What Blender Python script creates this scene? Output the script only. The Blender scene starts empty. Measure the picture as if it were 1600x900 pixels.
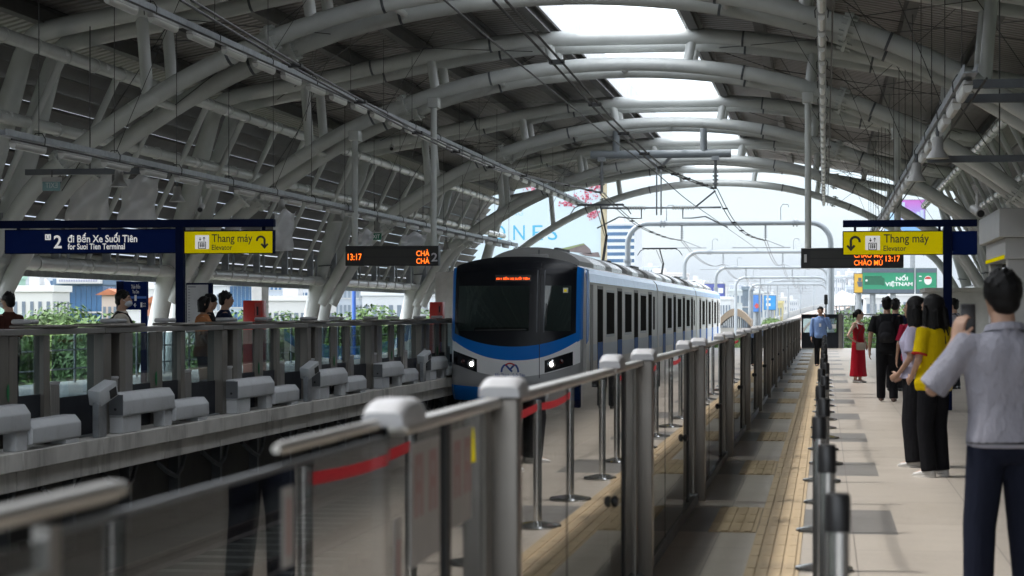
import bpy, bmesh, math, random
from mathutils import Vector, Matrix
R = random.Random(11)
rad = math.radians
SC = bpy.context.scene
COL = SC.collection

# ------------------------------------------------------------------ camera model (used to read places off the survey)
F, XV, YH, EYE = 3200.0, 1289.0, 488.0, 1.5
TH = math.atan((XV - 800) / F); CT, ST = math.cos(TH), math.sin(TH)
def px_x(px, Y):
    t = (px - 800) / F
    return Y * (t * CT - ST) / (CT + t * ST)
def P(px, py, Y):
    X = px_x(px, Y); d = Y * CT - X * ST
    return X, EYE + (YH - py) * d / F

# ------------------------------------------------------------------ mesh builder
class MB:
    def __init__(s): s.v = []; s.f = []; s.m = []
    def add(s, vs, fs, mi=0):
        o = len(s.v); s.v += [tuple(v) for v in vs]
        s.f += [tuple(i + o for i in f) for f in fs]; s.m += [mi] * len(fs); return s
    def box(s, x0, x1, y0, y1, z0, z1, mi=0):
        vs = [(x, y, z) for x in (x0, x1) for y in (y0, y1) for z in (z0, z1)]
        return s.add(vs, [(0,1,3,2),(4,6,7,5),(0,4,5,1),(2,3,7,6),(0,2,6,4),(1,5,7,3)], mi)
    def obox(s, c, h, M=None, mi=0):
        M = M or Matrix.Identity(3); c = Vector(c)
        vs = [c + M @ Vector((x*h[0], y*h[1], z*h[2])) for x in (-1,1) for y in (-1,1) for z in (-1,1)]
        return s.add(vs, [(0,1,3,2),(4,6,7,5),(0,4,5,1),(2,3,7,6),(0,2,6,4),(1,5,7,3)], mi)
    def tube(s, pts, r, n=8, mi=0, cap=True):
        pts = [Vector(p) for p in pts]; m = len(pts)
        rs = r if isinstance(r, (list, tuple)) else [r] * m
        T = []
        for i in range(m):
            a = pts[max(0, i-1)]; b = pts[min(m-1, i+1)]; T.append((b - a).normalized())
        up = Vector((0,0,1)) if abs(T[0].z) < .9 else Vector((0,1,0))
        N = T[0].cross(up).normalized(); vs = []
        for i in range(m):
            N = (N - T[i] * N.dot(T[i])).normalized(); B = T[i].cross(N)
            for k in range(n):
                a = 2*math.pi*k/n
                vs.append(pts[i] + (N*math.cos(a) + B*math.sin(a)) * rs[i])
        fs = [(i*n+k, i*n+(k+1)%n, (i+1)*n+(k+1)%n, (i+1)*n+k) for i in range(m-1) for k in range(n)]
        if cap: fs += [tuple(range(n-1,-1,-1)), tuple((m-1)*n+k for k in range(n))]
        return s.add(vs, fs, mi)
    def lathe(s, prof, c=(0,0,0), n=16, mi=0):
        vs = [(c[0]+r*math.cos(2*math.pi*k/n), c[1]+r*math.sin(2*math.pi*k/n), c[2]+z) for r, z in prof for k in range(n)]
        m = len(prof)
        fs = [(i*n+k, i*n+(k+1)%n, (i+1)*n+(k+1)%n, (i+1)*n+k) for i in range(m-1) for k in range(n)]
        fs += [tuple(range(n-1,-1,-1)), tuple((m-1)*n+k for k in range(n))]
        return s.add(vs, fs, mi)
    def prism(s, poly, ax, a0, a1, mi=0):
        n = len(poly)
        def pt(p, a): return (a, p[0], p[1]) if ax == 'x' else ((p[0], a, p[1]) if ax == 'y' else (p[0], p[1], a))
        vs = [pt(p, a0) for p in poly] + [pt(p, a1) for p in poly]
        fs = [(i, (i+1)%n, n+(i+1)%n, n+i) for i in range(n)] + [tuple(range(n-1,-1,-1)), tuple(range(n, 2*n))]
        return s.add(vs, fs, mi)
    def ell(s, c, r, M=None, nu=12, nv=8, mi=0):
        M = M or Matrix.Identity(3); c = Vector(c); vs = [c + M @ Vector((0,0,-r[2]))]
        for j in range(1, nv):
            t = -math.pi/2 + math.pi*j/nv
            for k in range(nu):
                a = 2*math.pi*k/nu
                vs.append(c + M @ Vector((r[0]*math.cos(t)*math.cos(a), r[1]*math.cos(t)*math.sin(a), r[2]*math.sin(t))))
        vs.append(c + M @ Vector((0,0,r[2]))); last = len(vs)-1; fs = []
        for k in range(nu): fs.append((0, 1+(k+1)%nu, 1+k))
        for j in range(nv-2):
            for k in range(nu):
                a = 1+j*nu; fs.append((a+k, a+(k+1)%nu, a+nu+(k+1)%nu, a+nu+k))
        a = 1+(nv-2)*nu
        for k in range(nu): fs.append((a+k, a+(k+1)%nu, last))
        return s.add(vs, fs, mi)
    def loft(s, rings, mi=0, cap=True):
        n = len(rings[0]); m = len(rings); vs = [p for r in rings for p in r]
        fs = [(i*n+k, i*n+(k+1)%n, (i+1)*n+(k+1)%n, (i+1)*n+k) for i in range(m-1) for k in range(n)]
        if cap: fs += [tuple(range(n-1,-1,-1)), tuple((m-1)*n+k for k in range(n))]
        return s.add(vs, fs, mi)
    def grid(s, fn, nu, nv, mi=0):
        vs = [fn(i/nu, j/nv) for j in range(nv+1) for i in range(nu+1)]
        fs = [(j*(nu+1)+i, j*(nu+1)+i+1, (j+1)*(nu+1)+i+1, (j+1)*(nu+1)+i) for j in range(nv) for i in range(nu)]
        return s.add(vs, fs, mi)
    def build(s, name, mats, parent=None, smooth=None, bevel=0, kind=None, seg=2, label=None, solid=True):
        me = bpy.data.meshes.new(name)
        vs = s.v
        if parent is not None and parent.type == 'EMPTY' and parent.location.length > 0:
            L = parent.location; vs = [(a-L.x, b-L.y, c-L.z) for a, b, c in vs]
        elif parent is not None and parent.parent is not None and parent.parent.location.length > 0:
            L = parent.parent.location; vs = [(a-L.x, b-L.y, c-L.z) for a, b, c in vs]
        me.from_pydata(vs, [], s.f)
        if not isinstance(mats, (list, tuple)): mats = [mats]
        for m in mats: me.materials.append(m)
        if len(mats) > 1: me.polygons.foreach_set('material_index', s.m)
        bm = bmesh.new(); bm.from_mesh(me)
        if solid: bmesh.ops.recalc_face_normals(bm, faces=bm.faces)
        if bevel:
            es = [e for e in bm.edges if len(e.link_faces) == 2 and e.calc_face_angle(0) > .5]
            bmesh.ops.bevel(bm, geom=es, offset=bevel, segments=seg, affect='EDGES', profile=.5, clamp_overlap=True)
        bm.to_mesh(me); bm.free()
        if smooth or (smooth is None and bevel):
            me.polygons.foreach_set('use_smooth', [True]*len(me.polygons))
            try: me.set_sharp_from_angle(angle=rad(smooth if smooth and smooth > 1 else 40))
            except Exception: pass
        me.update()
        o = bpy.data.objects.new(name, me); COL.objects.link(o)
        if parent is not None: o.parent = parent
        if kind: o['kind'] = kind
        if label: o['label'] = label
        return o

def thing(name, label, cat, loc=(0,0,0), group=None):
    o = bpy.data.objects.new(name, None); COL.objects.link(o); o.location = loc
    o.empty_display_size = .2
    o['label'] = label; o['category'] = cat
    if group: o['group'] = group
    return o
def tag(o, label, cat, group=None):
    o['label'] = label; o['category'] = cat
    if group: o['group'] = group
    return o
def dup(root, loc=None, label=None, rz=None):
    r = root.copy(); COL.objects.link(r)
    if loc is not None: r.location = loc
    if rz is not None: r.rotation_euler = (0,0,rz)
    if label: r['label'] = label
    for ch in root.children:
        c = ch.copy(); COL.objects.link(c); c.parent = r
        for g in ch.children:
            d = g.copy(); COL.objects.link(d); d.parent = c
    return r

# ------------------------------------------------------------------ materials
def nt(name):
    m = bpy.data.materials.new(name); m.use_nodes = True
    t = m.node_tree; return m, t, t.nodes['Principled BSDF']
def N(t, typ, **kw):
    n = t.nodes.new(typ)
    for k, v in kw.items():
        if k.startswith('i_'): n.inputs[k[2:].replace('_', ' ')].default_value = v
        else: setattr(n, k, v)
    return n
def math_n(t, op, a, b=None, c=None):
    n = t.nodes.new('ShaderNodeMath'); n.operation = op
    for i, x in enumerate((a, b, c)):
        if x is None: continue
        if isinstance(x, (int, float)): n.inputs[i].default_value = x
        else: t.links.new(x, n.inputs[i])
    return n.outputs[0]
def mix_c(t, fac, a, b, bt='MIX'):
    n = t.nodes.new('ShaderNodeMix'); n.data_type = 'RGBA'; n.blend_type = bt
    for i, x in ((0, fac), (6, a), (7, b)):
        if isinstance(x, (int, float)): n.inputs[i].default_value = x
        elif isinstance(x, (tuple, list)): n.inputs[i].default_value = (*x[:3], 1)
        else: t.links.new(x, n.inputs[i])
    return n.outputs[2]
def coords(t, kind='Object'):
    return t.nodes.new('ShaderNodeTexCoord').outputs[kind]
def noise(t, vec, scale, detail=3, rough=.55, stretch=None):
    if stretch:
        mp = t.nodes.new('ShaderNodeMapping'); mp.inputs['Scale'].default_value = stretch
        t.links.new(vec, mp.inputs[0]); vec = mp.outputs[0]
    n = N(t, 'ShaderNodeTexNoise'); n.inputs['Scale'].default_value = scale
    n.inputs['Detail'].default_value = detail; n.inputs['Roughness'].default_value = rough
    t.links.new(vec, n.inputs['Vector']); return n.outputs[0]
def ramp(t, fac, a, b):
    n = N(t, 'ShaderNodeMapRange'); n.inputs[1].default_value = a; n.inputs[2].default_value = b
    t.links.new(fac, n.inputs[0]); return n.outputs[0]
def bump(t, b, h, strength=.2, dist=.01):
    n = N(t, 'ShaderNodeBump'); n.inputs['Strength'].default_value = strength; n.inputs['Distance'].default_value = dist
    t.links.new(h, n.inputs['Height']); t.links.new(n.outputs[0], b.inputs['Normal'])
CACHE = {}
def mat(name, c, rough=.5, metal=0, var=.12, scale=3, stretch=None, bmp=0, bscale=None, coat=0, spec=None, dirt=None):
    if name in CACHE: return CACHE[name]
    m, t, b = nt(name); co = coords(t)
    b.inputs['Roughness'].default_value = rough; b.inputs['Metallic'].default_value = metal
    if coat: b.inputs['Coat Weight'].default_value = coat
    if spec is not None: b.inputs['Specular IOR Level'].default_value = spec
    n1 = noise(t, co, scale, 4, .6, stretch)
    lo = tuple(x*(1-var) for x in c); hi = tuple(min(1, x*(1+var)) for x in c)
    col = mix_c(t, ramp(t, n1, .3, .7), lo, hi)
    if dirt:
        n2 = noise(t, co, dirt[1], 5, .65, dirt[2] if len(dirt) > 2 else None)
        col = mix_c(t, math_n(t, 'MULTIPLY', ramp(t, n2, .5, .75), dirt[3] if len(dirt) > 3 else .6), col, dirt[0])
    t.links.new(col, b.inputs['Base Color'])
    r2 = noise(t, co, scale*2.3, 2)
    t.links.new(math_n(t, 'ADD', math_n(t, 'MULTIPLY', r2, .2*min(1, rough+.2)), rough-.07), b.inputs['Roughness'])
    if bmp: bump(t, b, noise(t, co, bscale or scale*6, 4), bmp, .01)
    CACHE[name] = m; return m
def glass(name, tint=(.86,.9,.9), f0=.045, rough=.0, haze=0, dirtc=(.4,.42,.42)):
    m = bpy.data.materials.new(name); m.use_nodes = True; t = m.node_tree; t.nodes.clear()
    out = N(t, 'ShaderNodeOutputMaterial'); tr = N(t, 'ShaderNodeBsdfTransparent'); gl = N(t, 'ShaderNodeBsdfGlossy')
    tr.inputs[0].default_value = (*tint, 1); gl.inputs['Roughness'].default_value = rough; gl.inputs[0].default_value = (.95,.95,.95,1)
    lw = N(t, 'ShaderNodeLayerWeight'); lw.inputs[0].default_value = .5
    p5 = math_n(t, 'POWER', lw.outputs['Facing'], 5.0)
    fr = math_n(t, 'ADD', math_n(t, 'MULTIPLY', p5, 1-f0), f0)
    mx = N(t, 'ShaderNodeMixShader'); t.links.new(fr, mx.inputs[0]); t.links.new(tr.outputs[0], mx.inputs[1]); t.links.new(gl.outputs[0], mx.inputs[2])
    last = mx.outputs[0]
    if haze:
        df = N(t, 'ShaderNodeBsdfDiffuse'); df.inputs[0].default_value = (*dirtc, 1)
        n1 = noise(t, coords(t), 2.2, 5, .65, (1,1,.35))
        mh = N(t, 'ShaderNodeMixShader'); t.links.new(math_n(t, 'MULTIPLY', ramp(t, n1, .3, .8), haze), mh.inputs[0])
        t.links.new(last, mh.inputs[1]); t.links.new(df.outputs[0], mh.inputs[2]); last = mh.outputs[0]
    t.links.new(last, out.inputs[0]); return m
def emit(name, c, s):
    m, t, b = nt(name); b.inputs['Base Color'].default_value = (.02,.02,.02,1)
    b.inputs['Emission Color'].default_value = (*c, 1); b.inputs['Emission Strength'].default_value = s; return m

M = {}
M['tube'] = mat('grey_tube_paint', (.57,.595,.58), .28, 0, .05, .6, spec=.6, dirt=((.33,.33,.30), 1.2, (1,1,.5), .35))
M['steel_dark'] = mat('dark_bracket_steel', (.12,.13,.14), .5, .4)
M['purlin'] = mat('purlin_steel', (.075,.072,.068), .6, 0, .2, 1.5)
M['galv'] = mat('galvanised_steel', (.30,.32,.34), .45, .7, .2, 6)
M['stainless'] = mat('brushed_stainless', (.20,.185,.165), .42, .75, .08, 3.0, (14,14,.25), bmp=.02)
M['stainless_d'] = mat('weathered_stainless', (.25,.24,.228), .42, .7, .10, 3.0, (14,14,.25), bmp=.02)
M['rail_bright'] = mat('bright_rail_steel', (.50,.48,.445), .34, .75, .06, 3)
M['panel_dark'] = mat('dark_lower_panel', (.014,.017,.024), .5, 0, .2, 2, spec=.12)
M['rubber'] = mat('black_rubber', (.015,.015,.015), .6)
M['cap'] = mat('grey_cap_plastic', (.40,.40,.41), .4, 0, .04, 2)
M['boxgrey'] = mat('grey_box_paint', (.58,.60,.62), .5, 0, .05, 1.5, dirt=((.20,.20,.19), 6, (1,1,1), .25))
M['boxgrey_d'] = mat('grey_box_dark_end', (.13,.14,.15), .5)
M['concrete'] = mat('stained_concrete', (.62,.60,.56), .85, 0, .16, 1.1, dirt=((.12,.11,.095), 1.6, (1,1,.25), .75), bmp=.25, bscale=18)
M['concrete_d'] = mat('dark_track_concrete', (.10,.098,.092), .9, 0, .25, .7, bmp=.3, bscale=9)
M['concrete_l'] = mat('pale_viaduct_concrete', (.42,.40,.37), .85, 0, .1, .2)
M['navy'] = mat('navy_sign_paint', (.004,.016,.105), .6, 0, .06, 4, spec=.03)
M['navy_d'] = mat('navy_frame_paint', (.004,.009,.040), .6, 0, .06, 4, spec=.03)
M['yellow'] = mat('yellow_sign_face', (.86,.70,.004), .6, 0, .03, 4, spec=.0)
M['louvre'] = mat('grey_louvre_sheet', (.085,.083,.078), .55, .1, .15, 1)
M['white'] = mat('white_lettering', (.88,.88,.89), .5, 0, .02)
def backlit(m, c, s):
    b = m.node_tree.nodes['Principled BSDF']; b.inputs['Emission Color'].default_value = (*c, 1); b.inputs['Emission Strength'].default_value = s
    return m
backlit(M['yellow'], (.86,.70,.0), .10)
M['signwhite'] = backlit(mat('backlit_white_lettering', (.85,.85,.86), .5, 0, .02), (1,1,1), .16)
M['black'] = mat('black_paint', (.012,.012,.013), .4, 0, .1)
M['redbelt'] = mat('red_belt_webbing', (.42,.012,.018), .65, 0, .1, 12)
M['red'] = mat('red_cabinet_paint', (.50,.025,.018), .35, 0, .06, 3)
M['chrome'] = mat('polished_chrome', (.66,.66,.65), .2, .95, .04, 4)
M['lampwhite'] = mat('white_lamp_diffuser', (.70,.70,.67), .35, 0, .04, 4)
M['lampbody'] = mat('lamp_body_grey', (.42,.42,.41), .4)
M['wire'] = mat('dark_wire', (.03,.03,.032), .5, .3)
M['rod'] = mat('hanger_rod_steel', (.055,.055,.056), .5, .3)
M['pipe_l'] = mat('pale_grey_pipe', (.27,.30,.325), .4, .1, .05, 1)
M['rail'] = mat('rail_steel', (.20,.14,.11), .5, .6, .3, 3)
M['sleeper'] = mat('pale_sleeper_block', (.36,.35,.31), .85, 0, .12, 3)
M['plastic'] = None
M['led_amber'] = emit('amber_led_dots', (1, .14, .008), 1.5)
M['led_dim'] = mat('led_matrix_off', (.028,.027,.024), .35)
M['glass'] = glass('gate_glass', (.54,.62,.64), .05, haze=.02)
M['glass_near'] = glass('clear_gate_glass', (.52,.54,.54), .05, haze=.008, dirtc=(.07,.065,.06))

def corrugated():
    m, t, b = nt('corrugated_roof_sheet'); co = coords(t)
    sx = N(t, 'ShaderNodeSeparateXYZ'); t.links.new(co, sx.inputs[0])
    ph = math_n(t, 'FRACT', math_n(t, 'MULTIPLY', sx.outputs[1], 1/.5))
    tri = math_n(t, 'ABSOLUTE', math_n(t, 'SUBTRACT', ph, .5))
    rib = ramp(t, tri, .36, .44)
    nz = noise(t, co, .5, 4)
    col = mix_c(t, ramp(t, nz, .3, .7), (.20,.188,.175), (.26,.247,.232))
    t.links.new(col, b.inputs['Base Color']); b.inputs['Roughness'].default_value = .45
    b.inputs['Metallic'].default_value = .15
    return m
M['sheet'] = corrugated()

def floor_tiles():
    m, t, b = nt('platform_floor_tiles'); co = coords(t)
    sx = N(t, 'ShaderNodeSeparateXYZ'); t.links.new(co, sx.inputs[0]); X, Y = sx.outputs[0], sx.outputs[1]
    def cell(v, s, off): return math_n(t, 'FRACT', math_n(t, 'MULTIPLY', math_n(t, 'ADD', v, off), 1/s))
    def line(v, s, off, w):
        c = cell(v, s, off); e = math_n(t, 'MINIMUM', c, math_n(t, 'SUBTRACT', 1, c)); return math_n(t, 'LESS_THAN', e, w/s)
    fx = math_n(t, 'FLOOR', math_n(t, 'MULTIPLY', math_n(t, 'ADD', X, 20.51), 1/.9)); fy = math_n(t, 'FLOOR', math_n(t, 'MULTIPLY', math_n(t, 'ADD', Y, 20.23), 1/1.667))
    cb = N(t, 'ShaderNodeCombineXYZ'); t.links.new(fx, cb.inputs[0]); t.links.new(fy, cb.inputs[1])
    wn = N(t, 'ShaderNodeTexWhiteNoise'); t.links.new(cb.outputs[0], wn.inputs[0])
    grain = noise(t, co, 40, 3); blot = noise(t, co, 1.1, 5, .65)
    base = mix_c(t, wn.outputs[0], (.33,.30,.26), (.385,.35,.305))
    base = mix_c(t, ramp(t, grain, .35, .7), base, (.42,.365,.31))
    base = mix_c(t, math_n(t, 'MULTIPLY', ramp(t, blot, .5, .8), .35), base, (.24,.21,.19))
    band = math_n(t, 'LESS_THAN', math_n(t, 'ABSOLUTE', math_n(t, 'SUBTRACT', math_n(t, 'MULTIPLY', cell(Y, 5, 22.5-14.9), 5), 2.5)), .86)
    band = math_n(t, 'MULTIPLY', band, math_n(t, 'LESS_THAN', X, .49))
    dk = mix_c(t, ramp(t, grain, .3, .7), (.145,.138,.13), (.185,.177,.168))
    dk = mix_c(t, math_n(t, 'MULTIPLY', ramp(t, blot, .4, .7), .5), dk, (.21,.195,.18))
    col = mix_c(t, band, base, dk)
    ln = math_n(t, 'MAXIMUM', line(X, .9, 20.51, .004), line(Y, 1.667, 20.23, .006))
    col = mix_c(t, math_n(t, 'MULTIPLY', ln, .7), col, (.12,.10,.09))
    t.links.new(col, b.inputs['Base Color'])
    t.links.new(math_n(t, 'ADD', math_n(t, 'MULTIPLY', blot, .25), .30), b.inputs['Roughness'])
    bump(t, b, ln, -.3, .003); return m
M['floor'] = floor_tiles()
M['tactile'] = mat('tan_tactile_tile', (.40,.305,.19), .65, 0, .08, 2.5, dirt=((.24,.19,.13), 1.3, (1,1,1), .45))

# ------------------------------------------------------------------ lettering: Blender's built-in font, turned to mesh, fitted to a box
FACE = {'-y': lambda a, b, o: (a, -o, b), '+y': lambda a, b, o: (-a, o, b), '+x': lambda a, b, o: (o, a, b), '-x': lambda a, b, o: (-o, -a, b)}
def lettering(txt, c, w, h, mt, parent, bold=.0, name='lettering', face='-y', flip=False, base=None):
    cu = bpy.data.curves.new('t', 'FONT'); cu.body = txt; cu.size = 1; cu.offset = bold; cu.resolution_u = 3
    o = bpy.data.objects.new('t', cu); COL.objects.link(o); bpy.context.view_layer.update()
    me = bpy.data.meshes.new_from_object(o.evaluated_get(bpy.context.evaluated_depsgraph_get()))
    bpy.data.objects.remove(o)
    vs = [v.co.copy() for v in me.vertices]; fs = [tuple(p.vertices) for p in me.polygons]
    if not vs: return None
    x0, x1 = min(v.x for v in vs), max(v.x for v in vs); y0, y1 = min(v.y for v in vs), max(v.y for v in vs)
    f = FACE[face]; out = []
    for v in vs:
        a = ((v.x-x0)/(x1-x0)-.5)*w; b = ((v.y-y0)/(y1-y0)-.5)*h
        if flip: a = -a
        dx = f(a, b, .002); out.append((c[0]+dx[0], c[1]+dx[1], c[2]+dx[2]))
    n = len(out); th = f(0, 0, .002)
    mb = MB(); mb.add(out + [(p[0]-th[0]*.9, p[1]-th[1]*.9, p[2]-th[2]*.9) for p in out], fs)
    return mb.build(name, mt, parent, solid=False)
def flat(polys, c, mt, parent, name, th=.003, face='-y', bevel=0):
    """thin raised shapes on a sign face; polys in (a, b) metres about c"""
    mb = MB(); f = FACE[face]
    for poly in polys:
        n = len(poly)
        vs = []
        for o in (th, .0005):
            for a, b in poly:
                d = f(a, b, o); vs.append((c[0]+d[0], c[1]+d[1], c[2]+d[2]))
        mb.add(vs, [tuple(range(n)), tuple(range(2*n-1, n-1, -1))] + [(i, (i+1)%n, n+(i+1)%n, n+i) for i in range(n)])
    return mb.build(name, mt, parent)
def rect(x0, x1, y0, y1): return [(x0,y0),(x1,y0),(x1,y1),(x0,y1)]
def ringband(cx, cy, r0, r1, a0, a1, n=14):
    A = [a0+(a1-a0)*i/n for i in range(n+1)]
    return [[(cx+r1*math.cos(A[i]), cy+r1*math.sin(A[i])), (cx+r1*math.cos(A[i+1]), cy+r1*math.sin(A[i+1])),
             (cx+r0*math.cos(A[i+1]), cy+r0*math.sin(A[i+1])), (cx+r0*math.cos(A[i]), cy+r0*math.sin(A[i]))] for i in range(n)]
# ================================================================== THE SETTING
def structure(o): o['kind'] = 'structure'; return o
ground_m = mat('city_ground', (.13,.14,.10), .95, 0, .3, .02)
structure(MB().box(-1500, 1500, -60, 2600, -11.6, -11.5).build('ground', ground_m))
road_m = mat('city_road', (.09,.09,.09), .9, 0, .15, .05)
structure(MB().box(-46, -30, -60, 900, -11.49, -11.46).build('road', road_m))
# right platform
structure(MB().box(-1.25, 7.0, -6, 86.9, -.30, 0).build('platform_floor', M['floor']))
structure(MB().box(-1.19, 6.9, -6, 86.8, -1.9, -.31).build('platform_base', M['concrete']))
# left platform with a stepped concrete edge
structure(MB().box(-16.3, -9.02, 4, 96, -.20, 0).build('platform_floor', M['floor']))
ed = MB()
yy = 6.0
while yy < 95.9:
    ed.box(-9.0, -8.53, yy, yy+2.485, -.205, -.004); ed.box(-9.0, -8.60, yy+.01, yy+2.475, -.43, -.215); yy += 2.5
structure(ed.build('platform_edge', M['concrete'], bevel=.008, seg=1))
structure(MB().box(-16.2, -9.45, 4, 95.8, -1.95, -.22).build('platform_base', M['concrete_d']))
# brackets and cable loops under the left platform edge
bk = MB()
for k in range(38):
    y = 14 + k*2.1
    bk.box(-9.44, -9.30, y, y+.12, -1.5, -.45)
    bk.tube([(-9.1, y+.5, -.55), (-9.02, y+.8, -.72), (-9.0, y+1.1, -.80), (-9.05, y+1.5, -.72), (-9.1, y+1.8, -.55)], .035, 6)
structure(bk.build('platform_base_brackets', M['steel_dark']))
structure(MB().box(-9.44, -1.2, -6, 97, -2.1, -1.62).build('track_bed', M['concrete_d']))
# tactile paving with raised bars
tb = MB(); tb.box(-.46, -.15, 3, 86.4, .001, .005)
for k in range(4):
    x = -.448 + k*.075
    y = 3.0
    while y < 60:
        tb.box(x, x+.046, y+.008, y+.592, .005, .013); y += .6
for k in range(1, 16):
    yc = 14.9 - 10 + 5*(k-1)
    if yc < 9: continue
    tb.box(-.79, -.465, yc-.88, yc+.88, .001, .005)
    for q in range(4):
        x = -.782 + q*.079
        for y0 in (-.87, -.29, .29): tb.box(x, x+.048, yc+y0+.012, yc+y0+.57, .005, .011)
structure(tb.build('tactile_paving', M['tactile']))

# railway tracks (rails, sleeper blocks)
def track(xc):
    t = bpy.data.objects.new('railway_track', None); COL.objects.link(t); t['kind'] = 'structure'
    for sx in (-.72, .72):
        MB().prism([(xc+sx-.07,-1.46),(xc+sx+.07,-1.46),(xc+sx+.02,-1.42),(xc+sx+.02,-1.35),(xc+sx+.036,-1.33),(xc+sx+.036,-1.29),(xc+sx-.036,-1.29),(xc+sx-.036,-1.33),(xc+sx-.02,-1.35),(xc+sx-.02,-1.42)], 'y', -6, 97).build('rail', M['rail'], t)
    for k in range(95):
        y = 1.5 + k*.68
        MB().box(xc-1.2, xc+1.2, y, y+.24, -1.618, -1.47).build('sleeper', M['sleeper'], t)
track(-2.85); track(-6.9)
structure(MB().box(-1.6, -1.25, -6, 96, -1.61, -1.30).build('cable_trough', M['concrete']))
# viaduct ahead: dips, then bends right and climbs
def vx(y): return 0 if y < 330 else (y-330)**2*2.1e-4
def vz(y): return -.0038*(y-90) if y < 300 else -.8 + (y-300)*.021 if y < 640 else 6.3
vd = MB(); vr = MB(); vp = MB()
ys = [97 + 12*k for k in range(60)]
for sec, mb_ in (([(-9.6,-1.6),(.6,-1.6),(.2,-3.6),(-9.2,-3.6)], vd), ([(-9.75,-.45),(-9.6,-.45),(-9.6,-2.2),(-9.75,-2.2)], vp), ([(.6,-.45),(.75,-.45),(.75,-2.2),(.6,-2.2)], vp)):
    mb_.loft([[(a+vx(y), y, b+vz(y)) for a, b in sec] for y in ys])
for xc in (-6.9, -2.85):
    for sx in (-.9, .5):
        vr.loft([[(xc+sx+a+vx(y), y, b+vz(y)) for a, b in ((0,-1.585),(.4,-1.585),(.4,-1.5),(0,-1.5))] for y in ys])
structure(vd.build('viaduct_deck', M['concrete_l'])); structure(vp.build('viaduct_parapet', mat('grey_parapet', (.36,.38,.39), .8)))
structure(vr.build('viaduct_rails', mat('rusty_ballast_strip', (.34,.22,.17), .9)))
vpil = MB()
for k in range(12):
    y = 110 + 40*k
    vpil.tube([(-4.6+vx(y), y, -11.5), (-4.6+vx(y), y, -3.7+vz(y))], 1.0, 14)
structure(vpil.build('viaduct_piers', M['concrete_l']))

# ================================================================== STATION CANOPY
XC = -4.8
ARCH = [(-11.0,1.75),(-10.6,2.5),(-9.8,3.75),(-8.9,4.5),(-7.9,5.18),(-6.7,5.86),(-5.4,6.42),(-3.8,6.93),(-2.0,7.26),(0,7.38)]
ARCH = ARCH + [(-a, b) for a, b in ARCH[-2::-1]]
UP = [(-11.6,0.0),(-11.15,2.3),(-10.35,5.0),(-9.95,6.3),(-9.72,6.62),(-9.3,6.78),(-7.4,7.12),(-5.2,7.55),(-3.5,7.85),(-2.3,7.98),(-1.6,8.0)]
UP = UP + [(-a, b) for a, b in UP[::-1]]
def interp(tab, a):
    for (a0, b0), (a1, b1) in zip(tab, tab[1:]):
        if a0 <= a <= a1: return b0 + (b1-b0)*(a-a0)/(a1-a0)
    return tab[-1][1]
def dense(tab, n=4):
    out = []
    m = len(tab)
    for i in range(m-1):
        p0 = tab[max(0,i-1)]; p1 = tab[i]; p2 = tab[i+1]; p3 = tab[min(m-1,i+2)]
        for k in range(n):
            t = k/n
            out.append(tuple(.5*((2*p1[j]) + (-p0[j]+p2[j])*t + (2*p0[j]-5*p1[j]+4*p2[j]-p3[j])*t*t + (-p0[j]+3*p1[j]-3*p2[j]+p3[j])*t**3) for j in (0,1)))
    return out + [tab[-1]]
AD = dense(ARCH, 4); UD = [UP[0], UP[1], UP[2]] + dense(UP[3:-3], 3) + [UP[-3], UP[-2], UP[-1]]
def collar(mb, c, T, r):
    T = T.normalized(); up = Vector((0,1,0)); B = T.cross(up)
    mb.tube([c - T*.03, c + T*.03], r + .10, 16)
    for k in range(10):
        a = 2*math.pi*k/10; d = up*math.cos(a) + B*math.sin(a)
        mb.tube([c + d*(r+.05) - T*.13, c + d*(r+.05) + T*.13], .022, 5)
def frame(y0, label, last=False):
    t = thing('roof_arch', label, 'arch', (XC, y0, 0), 'tubular roof arches')
    for dy in (0, 1.5):
        if last and dy: continue
        y = y0 + dy
        MB().tube([(XC+a, y, b) for a, b in AD], .165, 16, cap=True).build('arch_tube', M['tube'], t, smooth=50)
        MB().tube([(XC+a, y, b) for a, b in UD], [.235 if b < 5.5 else .18 for a, b in UD], 16).build('frame_tube', M['tube'], t, smooth=50)
        for off in (-7.5, -4.4, -1.55, 1.55, 4.4, 7.5):
            za = interp(ARCH, off); zu = interp(UP, off)
            sh = .15*(1 if off > 0 else -1)
            MB().tube([(XC+off+sh*.2, y, za), (XC+off+sh*1.1, y, zu)], .115, 12).build('strut', M['tube'], t, smooth=50)
        for off in (-9.2, -5.2, 5.2, 9.2):
            a = Vector((XC+off, y, interp(AD, off))); b = Vector((XC+off+.1, y, interp(AD, off+.1)))
            mb = MB(); collar(mb, a, b-a, .165); mb.build('flange', M['tube'], t, smooth=40)
        for off in (-6.0, -3.1, 2.9, 5.9):
            for tab, r in ((AD, .165), (UP, .18)):
                a = Vector((XC+off, y, interp(tab, off))); b = Vector((XC+off+.1, y, interp(tab, off+.1))); T = (b-a).normalized()
                MB().tube([a - T*.025, a + T*.025], r+.012, 16).build('cable_band', M['steel_dark'], t)
        for off in (-10.9, 10.9):
            MB().tube([(XC+off-.003*(1 if off>0 else -1), y, 2.95), (XC+off, y, 2.99)], .262, 16).build('cable_band', M['steel_dark'], t)
    if not last:
        for off in (-7.5, -3.0, 0, 3.0, 7.5):
            z = interp(AD, off)
            MB().tube([(XC+off, y0+.1, z), (XC+off, y0+1.4, z)], .075, 10).build('cross_tube', M['tube'], t, smooth=50)
    return t
FY = [36.3, 48.3, 63.3, 78.3, 93.3]
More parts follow.
